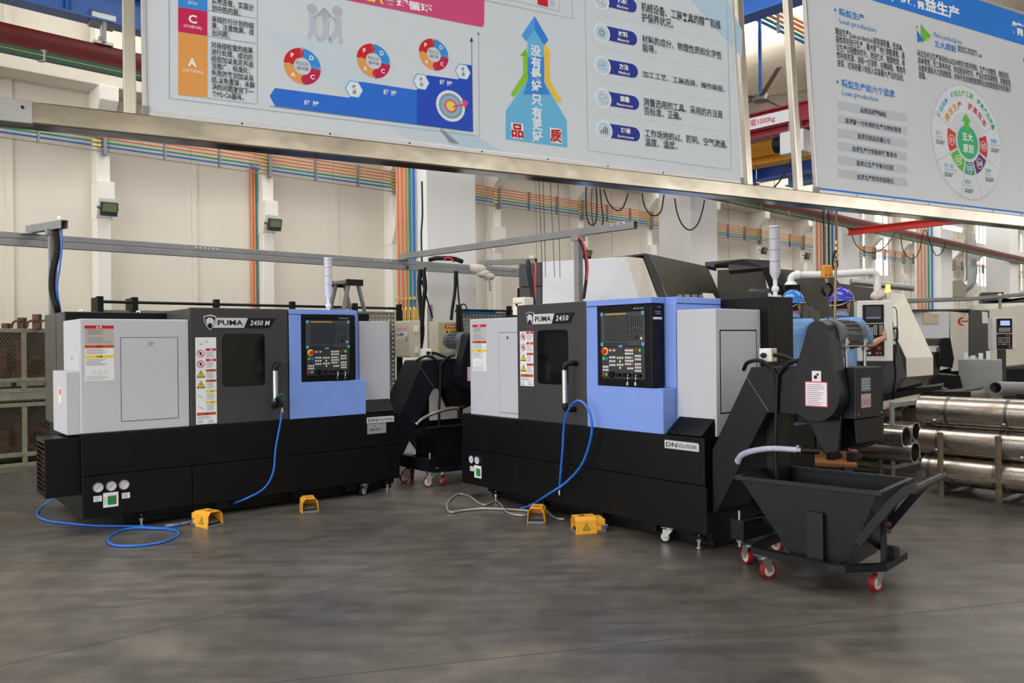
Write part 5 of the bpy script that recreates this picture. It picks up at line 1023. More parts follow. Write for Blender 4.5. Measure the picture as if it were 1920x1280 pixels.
hose([at(853, 585, 10.7), at(860, 575, 10.7), at(870, 570, 10.7), at(875, 578, 10.7), at(868, 583, 10.7)], .009, m_cable, 'black cable loop over the blue strip', 'cable')
b = MB(m_galv); wbox(b, 7.0, 7.06, 9.54, 9.6, .8, 2.05); tag(b.build('cable_tray', bevel=.004), 'narrow grey cable tray on the front edge of the column', 'cable tray')
# ------------------------------------------------------------------ step ladder
q = at(650, 531, 9.8); lr = W.A-math.pi/2
R = thing('step_ladder', 'aluminium step ladder standing behind the left lathe', 'ladder', (q.x, q.y, 0), lr); H_ = q.z; ml = mat('dull_aluminium', (132, 134, 134), .4, .6, noise=.1)
for s in (-1, 1):
    MB(ml).bar((s*.15, -.06, H_), (s*.24, -.62, 0), .03, .06).build('front_rail', R, bevel=.003); MB(ml).bar((s*.15, .06, H_), (s*.24, .62, 0), .03, .05).build('rear_rail', R, bevel=.003)
for k in range(6):
    t = (k+1)/7; w = .15+.09*(1-t); MB(ml).box(-w, w, -.06-.56*(1-t)-.04, -.06-.56*(1-t)+.04, H_*t-.015, H_*t+.01).build('tread', R, bevel=.003)
for k in range(2): t = (k+1)*.35; w = .15+.09*(1-t); MB(ml).bar((-w, .06+.56*(1-t), H_*t), (w, .06+.56*(1-t), H_*t), .03, .03).build('rear_brace', R)
MB(ml).box(-.19, .19, -.1, .1, H_-.01, H_+.03).build('top_cap', R, bevel=.006); MB(m_dark).box(-.2, -.17, -.11, .11, H_-.04, H_+.035).box(.17, .2, -.11, .11, H_-.04, H_+.035).build('end_cap', R)
# ------------------------------------------------------------------ machines behind the right lathe
def slab(name, R, pts, back, m, bevel=.006):     # pts: (u, v, Y) front loop, back: thickness vector
    P = [at(*p) - Vector(R.location) for p in pts]; return MB(m).hull(P, [p+Vector(back) for p in P]).build(name, R, bevel=bevel)
m_dk = mat('dark_olive_grey_paint', (78, 75, 68), .5, noise=.08, nscale=2); m_cream = mat('cream_machine_paint', (222, 218, 206), .5, noise=.04); m_cl = mat('cool_white_machine_paint', (222, 224, 232), .45, noise=.02); m_dg = mat('graphite_sheet', (58, 58, 61), .5, noise=.06)
fo = at(1120, 640, 10.2)
A = thing('turning_centre', 'big white and charcoal turning centre behind the right lathe', 'machine', (fo.x, fo.y, 0))
BK = (.35, 1.3, 0)
slab('front_cover', A, [(1017, 491, 10.2), (1175, 481, 10.0), (1198, 556, 10.0), (1225, 700, 10.0), (1017, 720, 10.2)], BK, m_cl); slab('corner_cover', A, [(1175, 481, 10.0), (1206, 484, 10.12), (1233, 556, 10.12), (1260, 700, 10.12), (1225, 700, 10.0), (1198, 556, 10.0)], (.2, .9, 0), m_cream)
slab('hood_edge', A, [(1206, 478, 10.1), (1214, 475, 10.12), (1250, 558, 10.12), (1290, 700, 10.12), (1262, 700, 10.1), (1234, 556, 10.1)], (.2, .9, 0), m_dg); slab('hood_side', A, [(1214, 475, 10.14), (1326, 499, 10.9), (1354, 560, 10.9), (1410, 700, 10.9), (1292, 700, 10.14), (1252, 558, 10.14)], (.2, .9, 0), m_dk)
slab('hood_top', A, [(1128, 485, 10.15), (1212, 474, 10.12), (1212, 478, 10.12), (1128, 489, 10.15)], (.25, 1.0, 0), m_dg)
slab('side_tower', A, [(973, 496, 10.3), (1016, 491, 10.25), (1016, 536, 10.25), (973, 538, 10.3)], (.3, 1.1, 0), m_dg); slab('side_tower_lower', A, [(974, 539, 10.3), (1016, 537, 10.25), (1016, 720, 10.25), (974, 720, 10.3)], (.3, 1.1, 0), m_dg); slab('tower_edge', A, [(970, 540, 10.32), (973, 540, 10.3), (973, 700, 10.3), (970, 700, 10.32)], (.2, .6, 0), m_dark, 0)
for k in range(4): q = at(1275+14*k, 555, 9.9)-Vector(A.location); MB(m_galv).box(q.x-.03, q.x+.03, q.y, q.y+.06, q.z-.02, q.z+.02).build('terminal_block', A, bevel=.003)
MB(m_cream).hull([at(1317, 549, 9.8)-Vector(A.location), at(1337, 550, 9.8)-Vector(A.location), at(1342, 560, 9.8)-Vector(A.location), at(1320, 562, 9.8)-Vector(A.location)], [at(1317, 549, 9.9)-Vector(A.location), at(1337, 550, 9.9)-Vector(A.location), at(1342, 560, 9.9)-Vector(A.location), at(1320, 562, 9.9)-Vector(A.location)]).build('paper_tag', A)
MB(m_dark).box(-.6, 2.4, .1, 1.2, 0, 1.1).build('machine_base', A)
fo = at(1480, 640, 9.9)
Bm = thing('large_lathe', 'large dark slant-bed lathe the workers stand at', 'machine', (fo.x, fo.y, 0))
slab('canopy', Bm, [(1322, 491, 10.2), (1394, 485, 10.0), (1440, 488, 9.9), (1456, 490, 9.9), (1468, 536, 9.9), (1452, 536, 9.9), (1430, 502, 9.95), (1366, 508, 10.1), (1366, 496, 10.1), (1340, 496, 10.15), (1340, 502, 10.15), (1322, 498, 10.2)], (.15, .5, 0), m_dg); slab('canopy_arm', Bm, [(1427, 502, 9.8), (1440, 500, 9.8), (1478, 560, 9.7), (1450, 560, 9.7)], (.1, .25, 0), m_black); slab('inner_wall', Bm, [(1345, 506, 10.9), (1432, 502, 10.8), (1450, 620, 10.8), (1345, 620, 10.9)], (.1, .3, 0), m_dk)
MB(m_alu).cyl(at(1405, 545, 10.2)-Vector(Bm.location), at(1445, 545, 10.2)-Vector(Bm.location), .03, 12).build('guide_rod', Bm, smooth=True)
slab('rear_plate', Bm, [(1456, 503, 10.0), (1535, 512, 9.9), (1567, 520, 9.9), (1574, 531, 9.9), (1652, 542, 9.8), (1660, 720, 9.8), (1456, 720, 10.0)], (.4, 1.0, 0), m_dk); slab('rear_rib', Bm, [(1470, 510, 9.95), (1492, 512, 9.95), (1540, 600, 9.85), (1530, 720, 9.85), (1490, 720, 9.95)], (.05, .06, 0), m_dk)
slab('motor_box', Bm, [(1472, 535, 9.6), (1500, 532, 9.6), (1500, 575, 9.6), (1472, 575, 9.6)], (.1, .3, 0), m_black)
MB(m_dark).box(-.6, 1.6, .1, 1.0, 0, 1.25).build('bed', Bm, bevel=.01)
for k, dx in enumerate((0, 12, 24)): 
    w_ = MB(mat('frosted_panel', (96, 96, 90), .3)); q = [(1503+dx, 572+4*k, 9.75), (1512+dx, 566+8*k, 9.75), (1520+dx, 590+10*k, 9.75), (1507+dx, 604, 9.75)]; P = [at(*p_)-Vector(Bm.location) for p_ in q]; w_.hull(P, [p_+Vector((0, .03, 0)) for p_ in P]).build('window_panel', Bm, bevel=.004)
wp = thing('duct_pipe', 'white plastic pipe bridging over the dark lathe behind the hook', 'pipe', at(1483, 534, 9.5)); o = Vector(wp.location); m_pvc = mat('white_plastic_pipe', (228, 230, 234), .4)
MB(m_pvc).tube(spl([at(1483, 532, 9.5)-o, at(1483, 524, 9.5)-o, at(1487, 517, 9.5)-o, at(1497, 515.5, 9.5)-o, at(1560, 514, 9.45)-o, at(1625, 510, 9.4)-o, at(1637, 511, 9.4)-o, at(1644, 518, 9.4)-o, at(1645, 530, 9.4)-o, at(1645, 552, 9.4)-o], 6), .042, 14).build('pipe_run', wp, smooth=True)
MB(m_pvc).cyl(at(1483, 534, 9.5)-o, at(1483, 528, 9.5)-o, .075, 20, .055).build('flange', wp, smooth=True)
for u0, u1 in ((1490, 1500), (1626, 1634)): MB(m_pvc).cyl(at(u0, 515.3, 9.48)-o, at(u1, 515-(u1-1500)*.03, 9.46)-o, .05, 16).build('coupling', wp, smooth=True)
# pendant of the large lathe
def pq(u, v): return at(u, v, 8.75)
pc = pq(1639, 620); pd = thing('control_pendant', 'white control pendant with black screen under the amber beacon', 'control panel', (pc.x, pc.y, pc.z), math.radians(-14)); w2 = 29/1510*8.75; h2 = 57/1510*8.75; k_ = 8.75/1510
MB(m_cream if 0 else mat('pendant_white', (226, 226, 224), .45, noise=.03)).box(-w2, w2+.02, 0, .22, -h2, h2).build('case', pd, bevel=.008)
pan = lambda u0, u1, v0, v1: (((u0-1639)*k_, (u1-1639)*k_), ((620-v1)*k_, (620-v0)*k_))
(xa, xb), (za, zb) = pan(1619, 1656, 571, 605); sc_ = MB(m_dark).box(xa, xb, -.012, 0, za, zb).build('screen_frame', pd, bevel=.004); MB(m_screen).box(xa+.03, xb-.03, -.014, -.011, za+.04, zb-.02).build('screen', sc_); rect(b := MB(), xa+.035, xb-.035, za+.045, za+.065, -.0145, (120, 130, 170)); b.build('screen_bar', sc_)
(xa, xb), (za, zb) = pan(1619, 1656, 607, 667); kp = MB(m_dark).box(xa, xb, -.01, 0, za, zb).build('key_panel', pd, bevel=.003); b = MB(m_keys)
for i in range(10):
    for j in range(5):
        if (i in (3, 4) and j == 0) or (i == 7) : continue
        b.box(xa+.012+.0195*i, xa+.025+.0195*i, -.014, -.01, zb-.03-.022*j, zb-.017-.022*j)
b.build('keys', kp)
for x, z, c_ in ((.03, .03, (220, 220, 216)), (.065, .03, (220, 220, 216)), (.14, .03, (190, 80, 40)), (.175, .03, (20, 130, 90)), (.16, .085, (200, 40, 20)), (.06, .085, (180, 60, 30))): MB(ink(c_)).cyl((xa+x, -.025, za+z), (xa+x, -.01, za+z), .014 if z < .08 else .02, 14).build('button', kp, smooth=True)
MB(m_dark).tube(spl([(w2+.03, -.0, .02), (w2+.05, -.05, .02), (w2+.05, -.05, -.10), (w2+.03, 0, -.10)], 5), .011, 8).build('grab_handle', pd, smooth=True); MB(m_dark).box(w2+.02, w2+.06, .02, .08, -.27, -.17).cyl((w2+.04, .05, -.31), (w2+.04, .05, -.15), .018, 10).build('hand_wheel_unit', pd, bevel=.004); MB(m_cable).tube(spl([(w2+.02, .06, .25), (w2+.06, .04, .24), (w2+.07, .03, .1), (w2+.065, .03, -.1), (w2+.05, .05, -.18)], 6), .005, 6).build('pendant_cord', pd, smooth=True); MB(m_cable).tube(spl([(w2+.04, .05, -.31), (w2+.05, .05, -.5), (w2+.03, .05, -.62), (w2+.03, .1, -.75)], 6), .012, 6).build('pendant_tail', pd, smooth=True)
MB(m_dg).box(-.06, .06, .08, .2, -1.0, -h2).build('pendant_arm', pd)
q = at(1665, 556, 9.0); bc = thing('beacon_lamp', 'lit amber beacon lamp above the white pendant', 'lamp', q); MB(m_cream).cyl((0, 0, -.07), (0, 0, .05), .018, 12, .03).build('stem', bc, smooth=True); MB(mat('amber_lit_lens', (255, 190, 60), .3, emit=3.0)).cyl((0, 0, .05), (0, 0, .135), .028, 14, .022).build('lens', bc, smooth=True); MB(m_galv).cyl((0, 0, -.25), (0, 0, -.07), .012, 8).build('mast', bc, smooth=True)
b = MB(mat('crumpled_bag', (206, 196, 190), .5, noise=.4, nscale=18)); q = at(1649, 553, 9.0); b.ball((q.x, q.y, q.z), .075, 10, 7, (1.0, .7, .75)).ball((q.x-.05, q.y, q.z-.01), .05, 9, 6); tag(b.build('plastic_bag', smooth=True), 'crumpled plastic bag on top of the white pendant', 'bag')
# slanted cream housing right of the pendant
fo = at(1700, 700, 9.2); Hs = thing('lathe_end_housing', 'cream slanted end housing with dark skirt right of the pendant', 'machine', (fo.x, fo.y, 0))
slab('slant_cover', Hs, [(1666, 547, 9.5), (1696, 552, 9.5), (1750, 669, 9.0), (1699, 672, 8.95), (1684, 640, 9.1), (1668, 580, 9.4)], (.25, .6, 0), m_cream); slab('front_box', Hs, [(1699, 672, 8.95), (1750, 669, 9.0), (1750, 703, 9.0), (1700, 707, 8.95)], (.25, .6, 0), m_cream); slab('dark_skirt', Hs, [(1612, 677, 9.05), (1668, 677, 9.05), (1683, 640, 9.05), (1699, 672, 8.97), (1700, 707, 8.97), (1676, 736, 9.0), (1612, 742, 9.05)], (.25, .5, 0), m_dg); slab('under_skirt', Hs, [(1700, 707, 8.97), (1750, 703, 9.0), (1736, 716, 9.1), (1684, 728, 9.0)], (.2, .4, 0), mat('mid_grey_skirt', (110, 108, 104), .5)); slab('bed_rail', Hs, [(1655, 738, 8.9), (1765, 722, 9.2), (1765, 730, 9.2), (1655, 752, 8.9)], (.3, .5, 0), m_black); slab('bed_side', Hs, [(1656, 752, 8.92), (1722, 737, 9.1), (1722, 756, 9.1), (1656, 768, 8.92)], (.3, .5, 0), m_cream); slab('bed_beam', Hs, [(1715, 740, 9.3), (1840, 726, 9.9), (1840, 731, 9.9), (1735, 742, 9.3), (1735, 760, 9.3), (1715, 763, 9.3)], (.2, .3, 0), m_dg)
MB(m_dark).box(-.6, .9, .3, .9, 0, .85).build('pedestal', Hs)
# far machine on the right
fo = at(1790, 700, 13.0); Cm = thing('far_machining_centre', 'cream machining centre with charcoal door at far right', 'machine', (fo.x, fo.y, 0))
BK3 = (.7, 1.6, 0)
slab('body', Cm, [(1712, 584, 13.0), (1780, 584, 13.0), (1780, 690, 13.0), (1740, 700, 13.0), (1712, 660, 13.0)], BK3, m_cl); slab('corner_column', Cm, [(1780, 584, 13.0), (1816, 586, 13.3), (1816, 694, 13.3), (1784, 696, 13.0)], BK3, m_cream); slab('door', Cm, [(1817, 580, 13.3), (1855, 582, 13.7), (1855, 672, 13.7), (1817, 668, 13.3)], BK3, m_dg); slab('right_body', Cm, [(1855, 578, 13.8), (1960, 566, 14.3), (1960, 700, 14.3), (1856, 706, 13.8)], BK3, m_cream); slab('roof_box', Cm, [(1825, 570, 14.1), (1960, 566, 14.5), (1960, 590, 14.5), (1825, 585, 14.1)], (.5, 1.0, 0), mat('pale_sage_paint', (206, 208, 198), .5)); slab('roof_edge', Cm, [(1708, 580, 12.9), (1820, 579, 13.2), (1820, 582, 13.2), (1708, 585, 12.9)], (.5, 1.2, 0), m_dg, 0); slab('plan_sheet', Cm, [(1731, 588, 12.98), (1760, 588, 12.98), (1760, 605, 12.98), (1731, 607, 12.98)], (0, .01, 0), mat('yellowed_paper', (214, 200, 166), .7, noise=.1), 0); slab('red_rail', Cm, [(1870, 706, 13.6), (1960, 698, 14.2), (1960, 704, 14.2), (1870, 712, 13.6)], (.1, .2, 0), mat('crimson_rail', (176, 28, 38), .5)); slab('door_sheet', Cm, [(1841, 584, 13.55), (1852, 585, 13.65), (1852, 606, 13.65), (1842, 606, 13.55)], (0, .01, 0), m_paper, 0); slab('rail_base', Cm, [(1872, 690, 13.5), (1960, 684, 14.1), (1960, 698, 14.1), (1872, 704, 13.5)], (.2, .6, 0), m_cream); slab('guide_way', Cm, [(1886, 688, 13.4), (1960, 681, 14.0), (1960, 686, 14.0), (1886, 694, 13.4)], (.05, .3, 0), m_dg)
MB(m_dark).box(-.5, 2.6, .4, 1.8, 0, .95).build('plinth', Cm)
q = at(1795, 603, 13.1)-Vector(Cm.location); em = MB(ink((190, 50, 40))); P = circ(q.x, q.z, .07, 20, 70, 290); Q = circ(q.x+.02, q.z, .05, 20, 70, 290)
for i in range(20): em.face([(P[i][0], q.y-.14, P[i][1]), (P[i+1][0], q.y-.14, P[i+1][1]), (Q[i+1][0], q.y-.14, Q[i+1][1]), (Q[i][0], q.y-.14, Q[i][1])])
em.use(ink((120, 100, 90)))
for i in range(7): em.face([(q.x+.012+.022*i, q.y-.1, q.z-.015), (q.x+.028+.022*i, q.y-.1, q.z-.015), (q.x+.028+.022*i, q.y-.1, q.z+.022), (q.x+.012+.022*i, q.y-.1, q.z+.022)])
em.build('maker_emblem', Cm)
fo = at(1883, 625, 12.6); p2_ = thing('far_control_panel', 'white control panel with lit screen at the far right machine', 'control panel', fo, math.radians(-12)); k2 = 12.6/1510
MB(mat('pendant_white', (226, 226, 224), .45)).box(-20*k2, 20*k2, 0, .2, -30*k2, 30*k2).build('case', p2_, bevel=.008); sb = MB(m_dark).box(-13*k2, 13*k2, -.012, 0, 1*k2, 28*k2).build('screen_frame', p2_); MB(mat('lit_blue_screen', (150, 160, 205), .3, emit=.6)).box(-7*k2, 9*k2, -.015, -.012, 15*k2, 24*k2).build('lit_screen', sb); MB(m_galv).box(-10*k2, 10*k2, -.016, -.012, 3*k2, 11*k2).build('soft_keys', sb)
sb = MB(m_dark).box(-13*k2, 13*k2, -.012, 0, -29*k2, -1*k2).build('key_panel', p2_); b = MB(m_keys)
for i in range(7):
    for j in range(4): b.use((m_keys, ink((60, 110, 200)))[(i*j) % 4 == 3]).box((-11+3*i)*k2, (-9.3+3*i)*k2, -.018, -.012, (-9-4*j)*k2, (-7-4*j)*k2)
b.build('keys', sb); MB(ink((200, 30, 20))).cyl((8*k2, -.04, -25*k2), (8*k2, -.012, -25*k2), .02, 14).build('stop_button', sb); MB(ink((214, 40, 50))).box(2*k2, 10*k2, -.018, -.012, -5*k2, -3*k2).build('red_display', sb); MB(m_dg).box(-.05, .05, .08, .16, -.9, -30*k2).build('panel_arm', p2_)
q = at(1875, 560, 12.9); bc = thing('signal_lamp', 'small amber signal lamp above the far control panel', 'lamp', q); MB(m_galv).cyl((0, 0, -.16), (0, 0, .1), .022, 12).build('pole', bc, smooth=True); MB(mat('amber_lit_lens', (255, 190, 60), .3, emit=3.0)).cyl((0, 0, .02), (0, 0, .07), .03, 14).build('lens', bc, smooth=True)
fo = at(1838, 735, 11.2); gc = thing('grey_cabinet', 'grey steel cabinet with clamps on top at far right', 'cabinet', (fo.x, fo.y, .0), math.radians(-30)); hz = at(1838, 674, 11.2).z
MB(mat('cabinet_grey', (142, 146, 146), .5, noise=.04)).box(-.26, .26, -.15, .35, 0, hz).build('body', gc, bevel=.006)
for z in (hz-.14, hz-.3): MB(m_groove).box(.2595, .2612, -.13, .33, z-.003, z).build('drawer_seam', gc)
for y in (-.02, .2): MB(m_dark).box(.26, .275, y, y+.05, hz-.1, hz-.06).build('drawer_pull', gc)
for i in range(4): MB(m_zinc).box(-.2+.09*i, -.14+.09*i, -.1, .0, hz, hz+(.1, .06, .09, .12)[i]).build('clamp_block', gc, bevel=.004)
fo = at(1762, 660, 11.0); fx = thing('tool_carriage', 'black motor carriage hanging before the far machine', 'machine part', fo); slab('motor', fx, [(1737, 634, 11.0), (1782, 634, 11.0), (1782, 650, 11.0), (1737, 650, 11.0)], (.1, .3, 0), m_dg, .02); slab('arm_plate', fx, [(1766, 634, 10.95), (1782, 633, 10.95), (1789, 672, 10.95), (1786, 690, 10.95), (1760, 686, 10.95)], (.1, .3, 0), m_black); slab('leg', fx, [(1752, 660, 11.1), (1770, 660, 11.1), (1756, 720, 11.1), (1738, 722, 11.1)], (.1, .3, 0), m_dg); slab('base_block', fx, [(1742, 715, 11.0), (1762, 702, 11.0), (1800, 704, 11.0), (1806, 730, 11.0), (1742, 735, 11.0)], (.2, .6, 0), m_black); slab('chrome_bar', fx, [(1742, 648, 10.95), (1760, 648, 10.95), (1760, 651, 10.95), (1742, 651, 10.95)], (0, .05, 0), m_chrome, 0)
b = MB(m_galv); b.hull([at(u, v, 11.8) for u, v in ((1700, 560), (1830, 556), (1960, 545), (1960, 551), (1830, 562), (1700, 567))], [at(u, v, 11.8)+Vector((.1, .3, 0)) for u, v in ((1700, 560), (1830, 556), (1960, 545), (1960, 551), (1830, 562), (1700, 567))]); tag(b.build('gantry_beam', bevel=.004), 'grey gantry beam crossing above the far machines', 'beam')
b = MB(m_dg); b.hull([at(u, v, 15) for u, v in ((1840, 548), (1882, 547), (1882, 566), (1960, 552), (1960, 566), (1840, 567))], [at(u, v, 15)+Vector((.3, .6, 0)) for u, v in ((1840, 548), (1882, 547), (1882, 566), (1960, 552), (1960, 566), (1840, 567))]); tag(b.build('machine_roof_unit', bevel=.01), 'dark roof unit on the farthest machine at right', 'machine part')
# ------------------------------------------------------------------ steel tubes on racks
AX = Vector((.640, -.768, 0)); PX = Vector((.768, .640, 0))
o = Vector((4.16, 7.70, 0))
for i, z in enumerate((.225, .508, .79)):
    for j in range(2):
        if j == 1 and i == 2: continue
        a = o - AX*(.20+.02*i) + PX*.30*j + Vector((0, 0, z)); r = .139
        R = thing('steel_tube', ['lowest thick steel tube in the right rack', 'middle thick steel tube in the right rack', 'topmost thick steel tube in the right rack'][i] + (', back row' if j else ''), 'steel tube', a, math.atan2(AX.y, AX.x), 'turned steel tubes')
        MB(m_tubest).hollow((0, 0, 0), (2.6, 0, 0), r, r-.025, 40).build('barrel', R, smooth=True)
        for x in (.05+.1*i, .62+.07*i): MB(mat('darker_turned_band', (120, 116, 112), .35, .9, noise=.2)).hollow((x, 0, 0), (x+.03, 0, 0), r+.001, r-.01, 40).build('groove_band', R, smooth=True)
        for x in (.16, 1.0-.12*i): MB(m_steel).cyl((x, -r*.72, -r*.62), (x, -r*.82, -r*.72), .025, 14).build('boss', R, smooth=True)
def rack(pts, h, label, m, beam):
    R = thing('tube_rack', label, 'rack', (pts[0][0], pts[0][1], 0))
    B = Vector((pts[0][0], pts[0][1], 0))
    for p in pts: q = Vector((p[0], p[1], 0))-B; MB(m).box(q.x-.02, q.x+.02, q.y-.02, q.y+.02, 0, p[2] if len(p) > 2 else h).build('upright', R, bevel=.003)
    for a, c, z in beam: a = Vector((pts[a][0], pts[a][1], 0))-B; c = Vector((pts[c][0], pts[c][1], 0))-B; MB(m).bar(a+Vector((0, 0, z)), c+Vector((0, 0, z)), .04, .04).build('beam', R)
    return R
u1 = Vector((4.02, 7.58)); u2 = Vector((4.36, 7.24)); u3 = u2+Vector((.64, -.768))*.9; dv = Vector((PX.x, PX.y))*.72
rack([u1, u2, u3, u1+dv, u2+dv, u3+dv], .60, 'brown steel rack holding the thick tubes at right', m_brownst, [(0, 1, .20), (1, 2, .20), (3, 4, .20), (4, 5, .20), (0, 3, .06), (1, 4, .06), (2, 5, .06), (0, 3, .066)])
ends = [(1699.4, 819.4, 8.5, .115, 'front tube with open end in the left rack'), (1718, 809, 8.75, .105, 'second open tube behind the front one in the left rack'), (1716, 848, 8.45, .112, 'lowest open tube in the left rack'), (1733, 846, 8.75, .11, 'lowest open tube further back in the left rack'), (1698, 777, 9.3, .105, 'upper open dark tube above the left rack'), (1731, 784, 9.3, .11, 'upper open dark tube next to the topmost thick tube')]
for i, (u, v, Y, r, lab) in enumerate(ends):
    e = at(u, v, Y); R = thing('open_tube', lab, 'steel tube', e, math.atan2(AX.y, AX.x), 'open ended steel tubes'); MB(m_tubest if i < 4 else mat('dull_brown_tube', (150, 136, 118), .45, .6, noise=.25)).hollow((-.95, 0, 0), (0, 0, 0), r, r-.014, 36).build('barrel', R, smooth=True)
    MB(m_steel).hollow((-.012, 0, 0), (.001, 0, 0), r+.0008, r-.013, 36).build('faced_end', R, smooth=True)
q1 = at(1674, 888, 8.0); q1 = atz(1674, 893, 0.0); g1_ = Vector((q1.x, q1.y)); g2_ = g1_-Vector((AX.x, AX.y))*.85
rack([(g1_.x, g1_.y, .80), (g2_.x, g2_.y, .5), tuple(g1_+Vector((PX.x, PX.y))*.75)+(.78,), tuple(g2_+Vector((PX.x, PX.y))*.75)+(.5,)], .8, 'grey steel rack holding the open tubes', m_galv, [(0, 1, .1), (2, 3, .1), (0, 2, .1), (1, 3, .1), (0, 2, .765)])
q1 = atz(1651, 892, 0); g1_ = Vector((q1.x, q1.y)); g2_ = g1_-Vector((AX.x, AX.y))*.8
R = rack([(g1_.x, g1_.y, .53), (g2_.x, g2_.y, .42)], .5, 'worn brown post frame with white tag before the open tubes', m_brownst, [(0, 1, .12)])
MB(m_paper).box(-.021, -.0205+.03, -.0225, -.0215, .42, .5).build('white_tag', R)
for i, (u0, v0, u1_, v1_, Y) in enumerate(((1716, 747, 1800, 731, 10.2), (1745, 748, 1870, 738, 10.0), (1866, 727, 1960, 728, 10.4))):
    a = at(u0, v0, Y); c_ = at(u1_, v1_, Y+1.4); d = (c_-a).normalized(); R = thing('long_pipe', ['left pale pipe lying behind the thick tubes', 'right pale pipe lying behind the thick tubes', 'grey roller bar lying at the right edge'][i], 'pipe', a); MB(mat('pale_dull_pipe', (176, 172, 160), .45, .4, noise=.15) if i < 2 else m_galv).hollow((0, 0, 0), c_-a, .085, .07, 28).build('barrel', R, smooth=True)
R = thing('pipe_trestle', 'low dark trestle carrying the pale pipes', 'trestle', (at(1790, 760, 10.4).x, at(1790, 760, 10.4).y, 0)); zt_ = at(1790, 752, 10.4).z; MB(m_dg).box(-.7, 1.3, -.05, .05, zt_-.08, zt_).box(-.6, 1.4, .95, 1.05, zt_-.08, zt_).build('beam', R)
for x in (-.5, 1.1): MB(m_dg).box(x, x+.06, -.04, .04, 0, zt_-.08).box(x+.1, x+.16, .96, 1.04, 0, zt_-.08).build('leg', R)
# wooden platform under the workers
R = thing('work_platform', 'low wooden platform the workers stand on', 'platform', (3.15, 8.5, 0), math.radians(-20)); 
for k in range(5): MB(mat('worn_orange_wood', (140, 88, 44), .65, noise=.3, nscale=5, stretch=(1, 8, 8))).box(-.85, .42, -.42+.19*k, -.25+.19*k, .215, .25).build('plank', R, bevel=.004)
for x in (-.8, -.2, .3): MB(m_dg).box(x, x+.08, -.4, .5, 0, .215).build('bearer', R)
q = atz(1500, 880, 0); b = MB(m_dg); b.box(q.x-.1, q.x+.1, q.y, q.y+.15, 0, .13); tag(b.build('dark_crate', bevel=.01), 'small dark box on the floor behind the chip cart', 'box')
# ------------------------------------------------------------------ workers
m_skin = mat('skin', (198, 146, 118), .55, noise=.06); m_shirt = mat('light_blue_work_shirt', (120, 160, 214), .8, noise=.12, nscale=14, bump=.5, bscale=16); m_trs = mat('navy_work_trousers', (40, 48, 70), .85, noise=.1); m_hair = mat('black_hair', (24, 20, 18), .7, noise=.3, nscale=60); m_shoe = mat('black_work_shoe', (22, 20, 20), .5)
def skin(name, V, Ed, Rd, m, parent, root=0, sub=2):
    me = bpy.data.meshes.new(name); me.from_pydata([tuple(v) for v in V], Ed, []); me.materials.append(m)
    o = bpy.data.objects.new(name, me); COL.objects.link(o); o.parent = parent
    md = o.modifiers.new('skin', 'SKIN'); md.use_smooth_shade = True; md.branch_smoothing = .3
    for i, sv in enumerate(me.skin_vertices[0].data):
        r = Rd[i]; sv.radius = r if isinstance(r, tuple) else (r, r); sv.use_root = (i == root)
    ss = o.modifiers.new('subdiv', 'SUBSURF'); ss.levels = sub; ss.render_levels = sub
    return o
